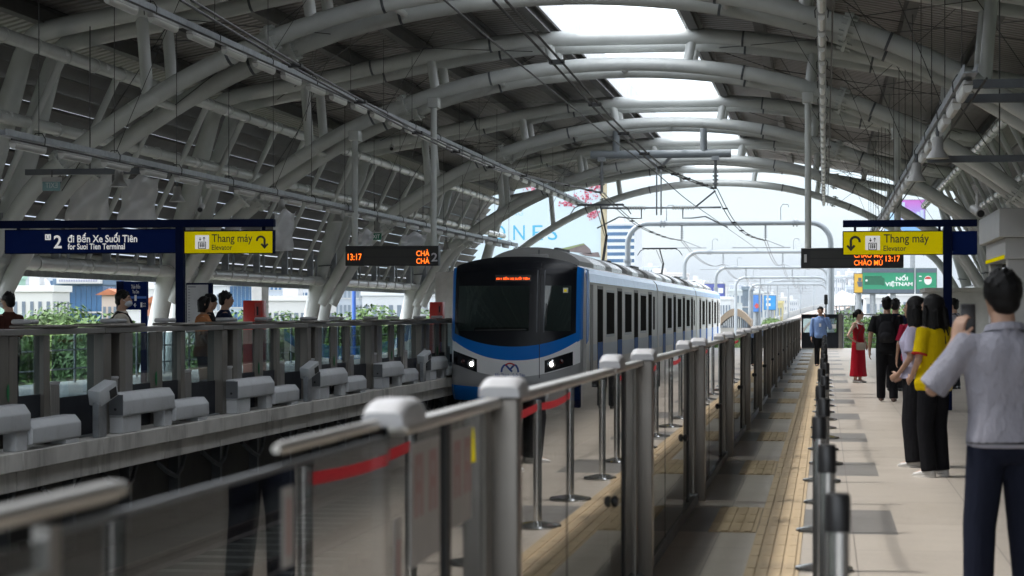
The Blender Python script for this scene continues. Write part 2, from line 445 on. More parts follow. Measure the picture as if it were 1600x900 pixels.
FL = ['nearest grey tubular roof arch, cut off by the top of the picture', 'grey double tube arch carrying the two departure boards',
      'grey double tube arch rising above the cab of the train', 'grey double tube arch with the catenary beam hung in front of it',
      'farthest single tube arch, closing the canopy against the open sky']
for i, y in enumerate(FY): frame(y, FL[i], i == 4)

can = thing('station_canopy', 'dark corrugated metal canopy roof with an open skylight strip over the tracks', 'roof', (XC, 40, 0))
RY0, RY1 = -8, 94.6
RS = [(1.55,8.50),(3.4,8.36),(5.2,8.05),(7.4,7.62),(9.4,7.26),(10.6,6.95),(11.35,6.72)]
for sgn in (-1, 1):
    rings_ = []; y = RY0
    while y < RY1:
        for dy, dz in ((0,0),(.17,0),(.20,.055),(.30,.055)):
            rings_.append([(XC+sgn*a, y+dy, b+dz) for a, b in RS] + [(XC+sgn*a, y+dy, b+.12) for a, b in RS[::-1]])
        y += .333
    MB().loft(rings_).build('roof_sheet', M['sheet'], can)
    for off in (1.75, 3.3, 4.9, 6.5, 8.1, 9.6):
        z = interp(RS, off) - .02; x = XC + sgn*off
        MB().prism([(x-.11,z-.33),(x+.11,z-.33),(x+.11,z-.30),(x+.025,z-.28),(x+.025,z-.04),(x+.11,z-.02),(x+.11,z),(x-.11,z),(x-.11,z-.02),(x-.025,z-.04),(x-.025,z-.28),(x-.11,z-.30)], 'y', RY0, RY1).build('purlin', M['purlin'], can)
    x = XC + sgn*1.52
    MB().prism([(x-.03,8.30),(x+.03,8.30),(x+.03,8.98),(x-.03,8.98)], 'y', RY0, RY1).build('skylight_upstand', mat('white_upstand_sheet', (.72,.72,.74), .5), can)
    for k in range(13):
        zt = 6.62 - .315*k; off = 9.8 + (6.62-zt)*.32 + .75
        pl = [(XC+sgn*off, zt), (XC+sgn*(off+.248), zt-.258), (XC+sgn*(off+.268), zt-.238), (XC+sgn*(off+.02), zt+.02)]
        MB().prism(pl, 'y', RY0, RY1).build('louvre_blade', M['louvre'], can)
        if k % 3 == 0: MB().tube([(XC+sgn*(off+.02), RY0, zt-.03), (XC+sgn*(off+.02), RY1, zt-.03)], .035, 6).build('louvre_rail', M['purlin'], can)
    MB().box(min(XC+sgn*11.6, XC+sgn*11.7), max(XC+sgn*11.6, XC+sgn*11.7), RY0, RY1, 2.25, 2.62).build('gutter', M['galv'], can)
    for off, z, r in ((11.0,2.5,.15),(9.95,5.05,.12),(9.2,6.28,.13)):
        mb = MB().tube([(XC+sgn*off, 12, z), (XC+sgn*off, 94, z)], r, 12)
        for k in range(54):
            y = 14 + 1.5*k
            mb.tube([(XC+sgn*off, y-.02, z), (XC+sgn*off, y+.02, z)], r+.02, 12)
        mb.build('long_pipe', M['tube'], can, smooth=40)
    for k in range(22):
        y = 21.5 + 3.0*k
        MB().tube([(XC+sgn*11.05, y, 2.55), (XC+sgn*9.25, y, 6.25)], [.05,.075], 10).build('leaning_strut', M['tube'], can, smooth=50)
        if k % 1 == 0 and sgn < 0:
            mb = MB(); x = XC+sgn*10.8
            mb.tube([(x+.02, y+1.2, 3.25), (x+.05, y+1.22, 2.9), (x+.03, y+1.24, 2.62)], .035, 6)
            mb.box(x-.09, x+.09, y+.6, y+.68, 2.6, 3.4)
            mb.build('pipe_bracket', M['galv'], can)
    # diagonal bracing cables in the roof planes
    for y in (36.8, 49, 64, 79):
        for o0, o1, z0, z1 in ((2.2,8.8,7.9,6.8),(8.8,2.2,6.8,7.9)):
            MB().tube([(XC+sgn*o0, y+1.2, z0), (XC+sgn*o1, y+13, z1)], .010, 5).build('bracing_cable', M['rod'], can)
        for o0, o1 in ((4.4,7.5),(7.5,4.4),(7.5,9.7)):
            MB().tube([(XC+sgn*o0, y+.8, interp(UP,-o0)), (XC+sgn*o1, y+.8, interp(ARCH,-o1))], .009, 5).build('bracing_cable', M['rod'], can)
        MB().tube([(XC+sgn*3.3, y+6, 8.0), (XC+sgn*9.6, y+6, 6.9)], .010, 5).build('bracing_cable', M['rod'], can)
        MB().tube([(XC+sgn*5.2, y+3.5, 7.8), (XC+sgn*7.0, y+9, 5.9)], .009, 5).build('bracing_cable', M['rod'], can)
        MB().tube([(XC+sgn*7.4, y+3.0, 7.4), (XC+sgn*5.4, y+8, 6.1)], .009, 5).build('bracing_cable', M['rod'], can)

# ================================================================== LAMP ROWS
def lamp_proto():
    t = thing('ceiling_lamp', '', 'lamp', (0,0,0))
    MB().box(-.05,.05,-.60,.60,-.045,0).build('housing', M['lampbody'], t, bevel=.01)
    MB().prism([(-.055,-.05),(.055,-.05),(.045,-.10),(.02,-.125),(-.02,-.125),(-.045,-.10)], 'y', -.57, .57).build('diffuser', M['lampwhite'], t, smooth=40)
    return t
lp = lamp_proto(); used = [0]
ROWS = [(-9.75, 5.9, 22, 83, 'upper cable tray on the left', 'lamps under the upper left tray'), (-.05, 5.9, 27, 83, 'tray right overhead, seen end on as a string', 'lamps under the tray overhead'),
        (-11.3, 3.96, 28, 74, 'lower cable tray on the left', 'lamps under the lower left tray'), (1.48, 3.96, 22.5, 74, 'lower cable tray on the right', 'lamps under the lower right tray')]
for ri, (x, z, y0, y1, where, grp) in enumerate(ROWS):
    t = thing('cable_tray', 'long thin steel ' + where + ', hung on rods', 'cable tray', (x, y0, z), 'steel cable trays')
    MB().prism([(x-.07,z),(x+.07,z),(x+.07,z+.09),(x+.058,z+.09),(x+.058,z+.012),(x-.058,z+.012),(x-.058,z+.09),(x-.07,z+.09)], 'y', y0-1, y1+1).build('channel', M['galv'], t)
    MB().tube([(x+.16, y0-1, z-.06), (x+.16, y1+1, z-.06)], .014, 6).build('cable', M['wire'], t)
    zr = 7.6 if z > 5 else 6.6
    y = y0 + .4; k = 0
    while y < y1:
        MB().tube([(x, y, z), (x, y, zr)], .007, 5).build('hanger_rod', M['rod'], t)
        if k % 3 == 1: MB().tube([(x, y, z+.05), (x + (1.1 if x < XC else -1.1), y+.3, zr+.2)], .006, 5).build('hanger_rod', M['rod'], t)
        mb = MB(); mb.tube([(x-.09,y,z-.05),(x-.1,y,z+.06),(x-.05,y,z+.14),(x+.05,y,z+.14),(x+.1,y,z+.06),(x+.09,y,z-.05)], .008, 5); mb.build('hoop', M['wire'], t)
        y += 3.2; k += 1
    y = y0; 
    while y < y1:
        lb = 'unlit white tube lamp under the ' + where
        if used[0] == 0: o = lp; used[0] = 1
        else: o = dup(lp)
        o.location = (x, y, z-.03); o['label'] = lb; o['group'] = grp
        y += 1.85
# cross arms joining the lower trays to the side
for xa, xb, y, z, n, lab in ((-13.6,-11.3,33.6,3.86,1,'dark cross arm of cable tray beside the left plastic sheets'), (1.5,3.4,23.6,4.02,2,'pair of dark steel cross arms at the near end of the right tray'), (1.5,3.6,31,3.72,1,'single dark steel cross arm above the yellow elevator sign')):
    t = thing('cross_arm', lab, 'bracket', (xa, y, z), 'steel cross arms')
    for q in range(n):
        MB().prism([(y+q*1.1-.05,z-q*.05),(y+q*1.1+.05,z-q*.05),(y+q*1.1+.05,z-q*.05+.10),(y+q*1.1-.05,z-q*.05+.10)], 'x', xa, xb).build('arm', M['steel_dark'], t)
    MB().tube([(.5*(xa+xb), y, z+.1), (.5*(xa+xb), y, 6.4)], .011, 5).build('hanger_rod', M['rod'], t)
# horn speakers and cctv cameras hung under the lower trays
def speaker(x, y, z, lab):
    t = thing('horn_speaker', lab, 'loudspeaker', (x, y, z), 'loudspeakers under the trays')
    MB().lathe([(.06,0),(.07,-.03),(.075,-.16),(.14,-.26),(.15,-.28),(.13,-.28)], (x, y, z-.1), 16).build('horn', M['lampbody'], t, smooth=40)
    MB().tube([(x, y, z-.1), (x, y, z+.03)], .02, 6).build('bracket', M['steel_dark'], t)
def cctv(x, y, z, lab, dirv=(0.2,-1,-.25)):
    t = thing('security_camera', lab, 'camera', (x, y, z), 'cameras under the canopy')
    d = Vector(dirv).normalized(); c = Vector((x, y, z-.22))
    MB().tube([c - d*.16, c + d*.16], .06, 14).build('body', M['lampbody'], t, smooth=40)
    MB().tube([c + d*.158, c + d*.166], .045, 14).build('lens', M['black'], t)
    MB().tube([(x, y, z-.2), (x, y, z)], .02, 8).build('bracket', M['lampbody'], t)
for px, py, Y, lb in ((186,275,33.0,'white horn speaker in front of the wrapped plastic sheets'), (277,300,36.2,'wide grey speaker above the yellow sign on the left'),
                      (440,318,43.5,'small horn speaker just right of the left yellow sign'), (527,335,48,'horn speaker left of the left departure board'), (590,352,52.5,'speaker above the left departure board'), (652,372,58,'speaker right above the digit two of the left board'), (697,382,63.5,'far horn speaker near the roof of the cab')):
    x, z = P(px, py, Y); speaker(-11.3 if False else x, Y, z+.2, lb)
for px, py, Y, lb in ((314,325,36,'grey tube camera hanging beside the wide left speaker'), (612,231,52,'dome camera on a rod under the upper left tray')):
    x, z = P(px, py, Y); cctv(x, Y, z+.22, lb)
for px, py, Y, lb in ((1465,232,27,'box speaker under the right tray, upper one'), (1432,270,31,'box speaker under the right tray, lower one')):
    x, z = P(px, py, Y); speaker(x, Y, z+.25, lb)
for px, py, Y, lb in ((1527,330,26,'grey tube camera beside the lift housing'), (1294,228,57,'small camera beside the string of lamps')):
    x, z = P(px, py, Y); cctv(x, Y, z+.22, lb)
# ================================================================== PLATFORM SCREEN GATES, LEFT
def left_gate():
    t = thing('platform_screen_gate', '', 'platform gate', (0,0,0))
    S, SD, PD, G = M['stainless_d'], M['stainless_d'], M['panel_dark'], M['glass']
    b = lambda n, m, *a, bv=.006: MB().box(*a).build(n, m, t, bevel=bv, seg=1)
    b('post', M['stainless'], -.22,0,0,.26,0,1.24); b('housing_panel', SD, -.20,-.14,.26,.62,0,1.24)
    b('jamb', M['stainless'], -.15,-.02,.62,.84,0,1.24); b('jamb', SD, -.17,-.05,.86,1.2,0,1.24)
    for y0, y1 in ((.30,.58),(3.3,3.58)):
        MB().box(-.135,-.02,y0,y1,0,.66).build('low_pillar', SD, t, bevel=.006, seg=1)
        MB().box(-.135,-.015,y0-.01,y1+.01,.662,.70).build('pillar_cap', M['cap'], t, bevel=.012)
    for ga, gb, sa, sb in ((1.2,1.93,1.93,2.175),(2.425,3.1,2.185,2.425)):
        lf = MB().box(-.085,-.075,ga,gb,.57,1.23).build('door_glass', G, t)
        MB().box(-.095,-.065,ga,gb,.02,.57).build('door_panel', PD, t)
        MB().box(-.10,-.06,sa,sb,.02,1.24).build('door_stile', M['stainless'], t, bevel=.006, seg=1)
    MB().ell((-.05,2.14,.62),(.012,.03,.10)).build('door_handle', mat('green_handle', (.01,.16,.05), .4), t)
    b('jamb', M['stainless'], -.15,-.02,3.1,3.28,0,1.24)
    MB().box(-.125,-.115,3.6,4.96,.50,1.23).build('fixed_glass', G, t)
    MB().box(-.135,-.10,3.6,4.96,.02,.50).build('fixed_panel', PD, t)
    MB().box(-.14,-.04,3.58,4.99,0,.02).build('sill', M['galv'], t)
    b('top_rail', SD, -.24,.02,0,4.985,1.245,1.315)
    b('top_slab', M['stainless'], -.40,.10,0,1.28,1.318,1.36, bv=.012); b('top_slab', M['stainless'], -.40,.07,3.0,3.95,1.318,1.355, bv=.012)
    for y0, y1 in ((.82,1.2),(2.95,3.22)):
        MB().box(-.36,-.12,y0,y1,1.362,1.42).build('soft_cap', M['cap'], t, bevel=.025, seg=3)
    return t
lg = left_gate(); k0 = True
names = {-1:'left gate behind the nearest grey sensor box, under the masked man in brown', 0:'left gate below the white shirted commuter with backpack', 1:'left gate in front of the couple by the map board', 2:'left gate in front of the first red cabinet'}
for k in range(-3, 14):
    o = lg if k0 else dup(lg); k0 = False
    o.location = (-8.75, 24.1+5*k, 0); o['group'] = 'screen gates along the left platform'
    o['label'] = names.get(k, 'waist high steel and glass gate along the far left platform')

# ================================================================== PLATFORM SCREEN GATES, RIGHT
RX = -1.0
def right_cap(mb, y0, y1, x0=-.075, x1=.10, z0=1.238, z1=1.298):
    h = (z1-z0); n = 10
    pr = []
    for i in range(n+1):
        a = math.pi*i/n; pr.append((.5*(x0+x1) - .5*(x1-x0)*math.cos(a)*1.0, z0 + h*min(1, 1.15*math.sin(a)**.5)))
    rings = []
    for j, (y, s) in enumerate(((y0, .55),(y0+.03,.85),(y0+.08,1),(y1-.08,1),(y1-.03,.85),(y1,.55))):
        rings.append([(.5*(x0+x1)+(px-.5*(x0+x1))*(.75+.25*s), y, z0+(pz-z0)*s) for px, pz in pr])
    mb.loft(rings); return mb
def right_gate(near=False):
    t = thing('platform_screen_gate', '', 'platform gate', (0,0,0))
    G = M['glass_near']
    MB().box(-.045,.062,-.05,.05,0,1.236).build('post', M['stainless'], t, bevel=.008)
    MB().box(-.10,-.047,-.055,.05,0,1.22).build('rubber_jamb', M['rubber'], t, bevel=.004)
    right_cap(MB(), -.08, .14, -.062, .08).build('post_cap', M['cap'], t, smooth=50)
    right_cap(MB(), 3.28, 3.56, -.055, .055).build('jamb_cap', M['cap'], t, smooth=50)
    if near:
        MB().tube([(-.01,-.5,1.245),(-.01,1.5,1.245),(-.01,1.56,1.245)], [.016,.016,.010], 12).build('top_rail', M['rail_bright'], t, smooth=50)
        MB().tube([(-.01,2.40,1.245),(-.01,2.44,1.245),(-.01,3.25,1.245)], [.008,.013,.013], 12).build('top_rail', M['rail_bright'], t, smooth=50)
        MB().box(-.02,.004,1.24,1.28,0,1.22).build('slim_stile', M['stainless_d'], t)
        MB().box(-.02,.004,-.5,1.24,1.15,1.165).build('push_bar', M['stainless_d'], t)
        MB().box(-.012,.0,1.28,3.3,1.205,1.215).build('glass_edge', M['steel_dark'], t)
    else:
        MB().box(-.04,.022,.1,3.3,1.205,1.238).build('top_rail', M['rail_bright'], t, bevel=.01)
    MB().box(-.036,.016,3.5,4.95,1.205,1.238).build('top_rail', M['rail_bright'], t, bevel=.01)
    MB().box(-.016,-.004,-.5 if near else .07,3.36,.07,1.204).build('fixed_glass', G, t)
    for pa, pb in ((-.5 if near else .07,3.36),(3.42,4.17),(4.23,4.70)): MB().box(-.052,-.038,pa,pb,.07,.58).build('lower_panel', M['panel_dark'], t)
    MB().box(-.034,-.024,3.42,4.17,.07,1.204).build('door_glass', G, t)
    MB().box(-.034,-.024,4.23,4.83,.07,1.204).build('door_glass', G, t)
    MB().box(-.042,-.014,3.36,3.42,0,1.204).build('door_stile', M['steel_dark'], t)
    MB().box(-.042,-.014,4.17,4.195,0,1.204).build('door_stile', M['rubber'], t)
    MB().box(-.042,-.014,4.205,4.23,0,1.204).build('door_stile', M['rubber'], t)
    MB().box(-.042,-.014,4.83,4.93,.0,1.204).build('door_stile', M['stainless'], t, bevel=.004, seg=1)
    MB().box(-.035,.01,.06,4.94,.0,.068).build('sill', M['steel_dark'], t)
    if not near: MB().box(-.018,-.002,1.70,1.71,.07,1.204).build('glass_joint', M['rubber'], t)
    MB().ell((.012,3.40,.60),(.02,.02,.028)).build('latch_knob', M['black'], t)
    # notices stuck on the door glass
    wt = mat('white_notice_vinyl', (.36,.345,.335), .6); rd = mat('red_notice_ink', (.34,.21,.20), .6)
    if near:
        for y0, y1, z0, z1 in ((3.72,4.10,.86,1.17),(4.27,4.60,.90,1.17),(3.52,3.60,.45,1.0)):
            MB().box(-.0235,-.0215,y0,y1,z0,z1).build('notice', wt, t)
            mb = MB()
            if y1-y0 > .2:
                for q in range(2):
                    ya = y0+.04+q*(y1-y0)*.5
                    mb.box(-.0212,-.0205,ya,ya+.04,z1-.19,z1-.03); mb.box(-.0212,-.0205,ya+.07,ya+.11,z1-.19,z1-.03); mb.box(-.0212,-.0205,ya+.04,ya+.07,z1-.06,z1-.03); mb.box(-.0212,-.0205,ya+.04,ya+.07,z1-.13,z1-.10)
            else: mb.box(-.0212,-.0205,y0+.02,y1-.02,z0+.2,z1-.05)
            mb.build('notice_print', rd, t)
    if near: MB().prism([(4.61,1.06),(4.67,1.06),(4.64,1.16)], 'x', -.0232, -.0215).build('warning_mark', M['yellow'], t)
    if near:
        MB().box(-.0035,-.0015,2.42,2.50,1.02,1.17).build('notice', wt, t)
        MB().box(-.0012,-.0005,2.445,2.475,1.04,1.15).build('notice_print', rd, t)
    return t
ng = right_gate(True); ng.location = (RX, 1.3, 0)
ng['label'] = 'nearest gate panel at the bottom left, blurred, with a round steel rail'; ng['group'] = 'screen gates along the right platform'
rg = right_gate(False)
rnames = {0:'near right gate whose broad capped post stands in front of the cab', 1:'right gate between the second and third steel posts from the camera'}
for k in range(0, 16):
    o = rg if k == 0 else dup(rg)
    o.location = (RX, 6.3+5*k, 0); o['group'] = 'screen gates along the right platform'
    o['label'] = rnames.get(k, 'steel post and glass gate receding along the right platform edge')
# end gate and railings
t = thing('end_gate', 'dark framed glass gate closing the far end of the right platform', 'gate', (-.9, 86.6, 0))
xa, xb = -.98, .56
MB().box(xa,xb,86.56,86.64,1.24,1.42).build('head_rail', M['panel_dark'], t)
MB().box(xa,xb,86.57,86.63,0,.66).build('lower_panel', M['panel_dark'], t)
for x in (xa, -.42, .0, xb-.08): MB().box(x,x+.08,86.575,86.625,.66,1.24).build('mullion', M['panel_dark'], t)
for x0, x1 in ((-.9,-.42),(-.34,0),(.08,.48)): MB().box(x0,x1,86.595,86.605,.66,1.24).build('pane', M['glass'], t)
MB().box(xb,xb+.16,86.52,86.68,0,1.45).build('post', M['stainless_d'], t)
MB().box(.1,.46,86.55,86.57,.82,1.0).build('plate', M['white'], t)
def railing(lab, p0, p1, n, h, bars, grp=None, m=M['galv']):
    t = thing('railing', lab, 'railing', p0, grp)
    p0, p1 = Vector(p0), Vector(p1)
    for i in range(n+1):
        q = p0.lerp(p1, i/n); MB().tube([q, q+Vector((0,0,h))], .03, 8).build('post', m, t)
    for z in bars: MB().tube([p0+Vector((0,0,z)), p1+Vector((0,0,z))], .028 if z == bars[-1] else .016, 8).build('bar', m, t)
railing('steel railing with level bars at the far end of the right platform', (.75,86.6,0), (6.8,86.6,0), 4, 1.4, (.25,.45,.65,.85,1.05,1.4))
railing('low steel handrail along the outer side of the left platform', (-15.9,14,0), (-15.9,94,0), 40, 1.12, (.3,.7,1.12))
railing('handrail along the outer side of the right platform', (6.8,30,0), (6.8,86,0), 28, 1.12, (.3,.7,1.12))

# ================================================================== QUEUE STANCHIONS
def stanchion():
    t = thing('queue_stanchion', '', 'stanchion', (0,0,0))
    MB().lathe([(.0,0),(.165,0),(.17,.008),(.165,.022),(.10,.034),(.04,.045),(.0,.045)], (0,0,.002), 28).build('base', M['chrome'], t, smooth=40)
    MB().lathe([(.0,0),(.031,0),(.031,.85),(.0,.85)], (0,0,.045), 18).build('pole', M['chrome'], t, smooth=40)
    MB().lathe([(.0,0),(.035,0),(.035,.095),(.030,.105),(.0,.107)], (0,0,.896), 18).build('belt_head', M['black'], t, smooth=40)
    MB().grid(lambda u, v: (.0, .036+u*2.03, .815+v*.052-.022*math.sin(math.pi*u)), 12, 1).build('belt', M['redbelt'], t, solid=False)
    for c in t.children:
        if c.name.startswith('belt') and not c.name.startswith('belt_head'):
            md = None
            me = c.data; bm = bmesh.new(); bm.from_mesh(me)
            bmesh.ops.solidify(bm, geom=bm.faces[:], thickness=.003); bm.to_mesh(me); bm.free()
    return t
st = stanchion(); st0 = stanchion()
for c in list(st0.children):
    if c.name.startswith('belt') and not c.name.startswith('belt_head'): bpy.data.objects.remove(c)
xs = [.035,.008,-.028,-.005,-.03,.0,-.03,.01,-.02]
for k in range(20):
    o = st0 if k == 0 else st if k == 1 else dup(st if k % 3 == 1 or k in (3, 8) else st0)
    x = xs[k % 9] if k < 9 else (-.02 + .02*(k%2)); xn = xs[(k+1) % 9] if k+1 < 9 else (-.02+.02*((k+1)%2))
    o.location = (x, 5.72+2.1*k, 0); o.rotation_euler = (0,0,math.atan2(x-xn, 2.1)); o['group'] = 'belt stanchions in line along the right platform'
    o['label'] = ['nearest chrome stanchion with a black head, at the bottom of the row', 'second stanchion in the row, its red belt seen end on'][k] if k < 2 else 'chrome stanchion farther along the belted queue line'

# ================================================================== GREY SENSOR BOXES ON THE LEFT EDGE
def sensor():
    t = thing('sensor_box', '', 'sensor box', (0,0,0))
    hp = [(-.13,.21),(.07,.21),(.09,.23),(.09,.40),(.02,.50),(-.13,.50)]
    MB().prism(hp, 'y', 0, 2.0).build('upper_box', M['boxgrey'], t, bevel=.012)
    lpz = [(-.12,.05),(.08,.05),(.10,.07),(.10,.23),(.03,.315),(-.12,.315)]
    MB().prism(lpz, 'y', 2.03, 3.5).build('lower_box', M['boxgrey'], t, bevel=.012)
    MB().box(-.11,.06,.02,.72,0,.208).build('leg', M['boxgrey'], t, bevel=.006, seg=1)
    MB().box(-.10,.05,1.68,1.99,0,.208).build('leg', M['boxgrey'], t, bevel=.006, seg=1)
    MB().box(-.10,.085,3.05,3.46,0,.048).build('foot', M['boxgrey'], t)
    MB().box(-.13,.075,-.004,.0,.225,.48).build('end_plate', M['boxgrey_d'], t)
    MB().tube([(-.02,-.018,.30),(-.02,.0,.30)], .018, 10).build('cable_gland', M['black'], t)
    return t
sb = sensor(); nm = {0:'large stepped grey sensor box at the far left of the kerb', 1:'stepped grey sensor box on the kerb beside the tilted camera box', 2:'stepped grey sensor box, middle of the left kerb', 3:'stepped grey sensor box left of the second tilted camera box', 4:'last stepped grey sensor box clear of the train'}
for k in range(-1, 8):
    o = sb if k == -1 else dup(sb)
    o.location = (-8.645, 24.28+5*k, 0); o['group'] = 'grey sensor boxes along the left kerb'
    o['label'] = nm.get(k+1, 'stepped grey sensor box on the kerb hidden behind the cab')
def tiltbox():
    t = thing('tilted_scanner', '', 'scanner box', (0,0,0))
    MB().box(-.03,.05,-.08,.20,0,.42).build('pole', M['galv'], t, bevel=.008, seg=1)
    Mx = Matrix.Rotation(rad(20), 3, 'X') @ Matrix.Rotation(rad(-14), 3, 'Z')
    MB().obox((.03,.12,.53), (.09,.19,.10), Mx).build('scanner_body', M['boxgrey'], t, bevel=.02)
    MB().obox(Vector((.03,.12,.53)) + Mx @ Vector((.092,.08,-.02)), (.004,.07,.055), Mx).build('scanner_window', M['black'], t)
    return t
tb_ = tiltbox()
for i, (y, lb) in enumerate(((23.5,'tilted grey scanner box on a pole, nearest on the left kerb'), (33.5,'tilted grey scanner box on a pole, halfway along the left kerb'), (43.5,'tilted grey scanner box on a pole, close to the cab'))):
    o = tb_ if i == 0 else dup(tb_); o.location = (-8.62, y, 0); o['label'] = lb; o['group'] = 'tilted scanner boxes'

# ================================================================== SIGNS AND BOARDS
def PB(px0, py0, px1, py1, Y):
    x0, z1 = P(px0, py0, Y); x1, z0 = P(px1, py1, Y); return x0, x1, z0, z1
def panel(parent, name, m, px0, py0, px1, py1, Y, dep, bevel=.006):
    x0, x1, z0, z1 = PB(px0, py0, px1, py1, Y)
    return MB().box(x0, x1, Y, Y+dep, z0, z1).build(name, m, parent, bevel=bevel, seg=1)
def words(parent, txt, m, px0, py0, px1, py1, Y, bold=.01, flip=False):
    x0, x1, z0, z1 = PB(px0, py0, px1, py1, Y)
    return lettering(txt, ((x0+x1)/2, Y-.001, (z0+z1)/2), x1-x0, z1-z0, m, parent, bold, flip=flip)
def shapes(parent, name, m, polys, Y, off=.003):
    out = []
    for pl in polys:
        out.append([P(a, b, Y) for a, b in pl])
    mb = MB()
    for pl in out:
        n = len(pl)
        mb.add([(x, Y-off, z) for x, z in pl] + [(x, Y-.0004, z) for x, z in pl], [tuple(range(n)), tuple(range(2*n-1, n-1, -1))] + [(i, (i+1)%n, n+(i+1)%n, n+i) for i in range(n)])
    return mb.build(name, m, parent)
def prect(a, b, c, d): return [(a,b),(c,b),(c,d),(a,d)]
def parc(cx, cy, r0, r1, a0, a1, n=12):
    A = [rad(a0+(a1-a0)*i/n) for i in range(n+1)]
    return [[(cx+r1*math.cos(A[i]), cy-r1*math.sin(A[i])), (cx+r1*math.cos(A[i+1]), cy-r1*math.sin(A[i+1])), (cx+r0*math.cos(A[i+1]), cy-r0*math.sin(A[i+1])), (cx+r0*math.cos(A[i]), cy-r0*math.sin(A[i]))] for i in range(n)]
def pictogram(t, x, y, w, h, Y):
    shapes(t, 'pictogram_plate', M['signwhite'], [prect(x, y, x+w, y+h)], Y)
    s = w/21; ps = []
    def q(a, b, c, d): ps.append(prect(x+a*s, y+b*s, x+c*s, y+d*s))
    q(4.5,10,16.5,11); q(4.5,19.5,16.5,20.5); q(4.5,10,5.5,20.5); q(15.5,10,16.5,20.5)
    for k in (7, 9.7, 12.4): q(k,13.6,k+1.8,18); ps.append([(x+(k+.9+1.0*math.cos(a*.785))*s, y+(12.6+1.0*math.sin(a*.785))*s) for a in range(8)])
    q(7,3,7.9,7); ps.append([(x+5.4*s,y+5.8*s),(x+9.5*s,y+5.8*s),(x+7.45*s,y+8.6*s)])
    q(13,4.4,13.9,8.6); ps.append([(x+11.4*s,y+5*s),(x+15.5*s,y+5*s),(x+13.45*s,y+2.2*s)])
    shapes(t, 'pictogram', M['black'], ps, Y-.003)
def uarrow(t, m, x, y, w, h, Y, mirror=False):
    s = w/20.; fx = (lambda a: x+w-a*s) if mirror else (lambda a: x+a*s)
    ps = [[(fx((px_-0)), y+py_*s) for px_, py_ in pl] for pl in parc(8, 8, 4.6, 8, 0, 190, 14)]
    ps += [[(fx(a), y+b*s) for a, b in pl] for pl in ([(12.4,7.5),(15.8,7.5),(15.8,17),(12.4,17)], [(14.1,22),(7.5,14.6),(10,12.6),(14.1,17.2),(18.2,12.6),(20.6,14.6)])]
    shapes(t, 'turn_arrow', m, ps, Y)
# left
Ys = 30.0
x0, _ = P(281, 400, Ys)
t = thing('platform_sign', 'navy gantry sign reading 2 Suoi Tien Terminal with yellow elevator panel, on left platform', 'sign', (x0, Ys, 0))
panel(t, 'top_beam', M['navy_d'], -14, 345, 427, 354, Ys-.03, .14)
xa, xb, za, zb = PB(275, 354, 287, 505, Ys); MB().box(xa, xb, Ys-.04, Ys+.10, 0, zb).build('post', M['navy_d'], t, bevel=.008, seg=1)
for px in (26, 152, 409): panel(t, 'hanger', M['navy_d'], px, 354, px+5, 360, Ys+.02, .04, 0)
panel(t, 'frame', M['navy_d'], 7, 359, 275, 395.5, Ys+.004, .12); panel(t, 'blue_face', M['navy'], 9, 360.5, 274, 394, Ys, .01, 0)
panel(t, 'frame', M['navy_d'], 287, 360, 427.5, 396, Ys+.004, .12); panel(t, 'yellow_face', M['yellow'], 288.5, 362, 425.5, 395, Ys, .01, 0)
shapes(t, 'line_square', M['signwhite'], [prect(70.5,366,79.5,375)], Ys); words(t, 'L1', M['navy'], 72.5, 368, 77.5, 373, Ys-.003)
words(t, '2', M['signwhite'], 84, 367.5, 96.5, 388, Ys, .02)
words(t, 'đi Bến Xe Suối Tiên', M['signwhite'], 106, 364, 214.5, 378.5, Ys, .02); words(t, 'for Suoi Tien Terminal', M['signwhite'], 106, 380.5, 195, 389.5, Ys, .02)
pictogram(t, 305, 367.5, 21.5, 21.5, Ys); words(t, 'Thang máy', M['black'], 331, 366, 394.5, 382, Ys, .008); words(t, 'Elevator', M['black'], 331, 382.5, 363, 390.5, Ys, .008)
uarrow(t, M['black'], 400, 368, 19, 22, Ys)
# right
Yr = 32.0
x0, _ = P(1480, 400, Yr)
t = thing('platform_sign', 'yellow elevator sign on a navy post beside the lift, right platform', 'sign', (x0, Yr, 0))
panel(t, 'top_beam', M['navy_d'], 1317, 344, 1527, 353.5, Yr-.03, .14)
xa, xb, za, zb = PB(1474, 354, 1487.5, 505, Yr); MB().box(xa, xb, Yr-.04, Yr+.10, 0, zb).build('post', M['navy_d'], t, bevel=.008, seg=1)
for px in (1334, 1466): panel(t, 'hanger', M['navy_d'], px, 353.5, px+4, 362, Yr+.02, .04, 0)
panel(t, 'frame', M['navy_d'], 1316.5, 361, 1474, 398, Yr+.004, .12); panel(t, 'yellow_face', M['yellow'], 1318, 362.5, 1473, 397, Yr, .01, 0)
panel(t, 'blue_face', M['navy'], 1487.5, 361, 1527, 398, Yr, .12)
uarrow(t, M['black'], 1323, 368.5, 22, 22, Yr, True); pictogram(t, 1352, 368.5, 23, 22, Yr)
words(t, 'Thang máy', M['black'], 1381, 366, 1451.5, 383, Yr, .008); words(t, 'Elevator', M['black'], 1380.5, 384, 1416, 392, Yr, .008)
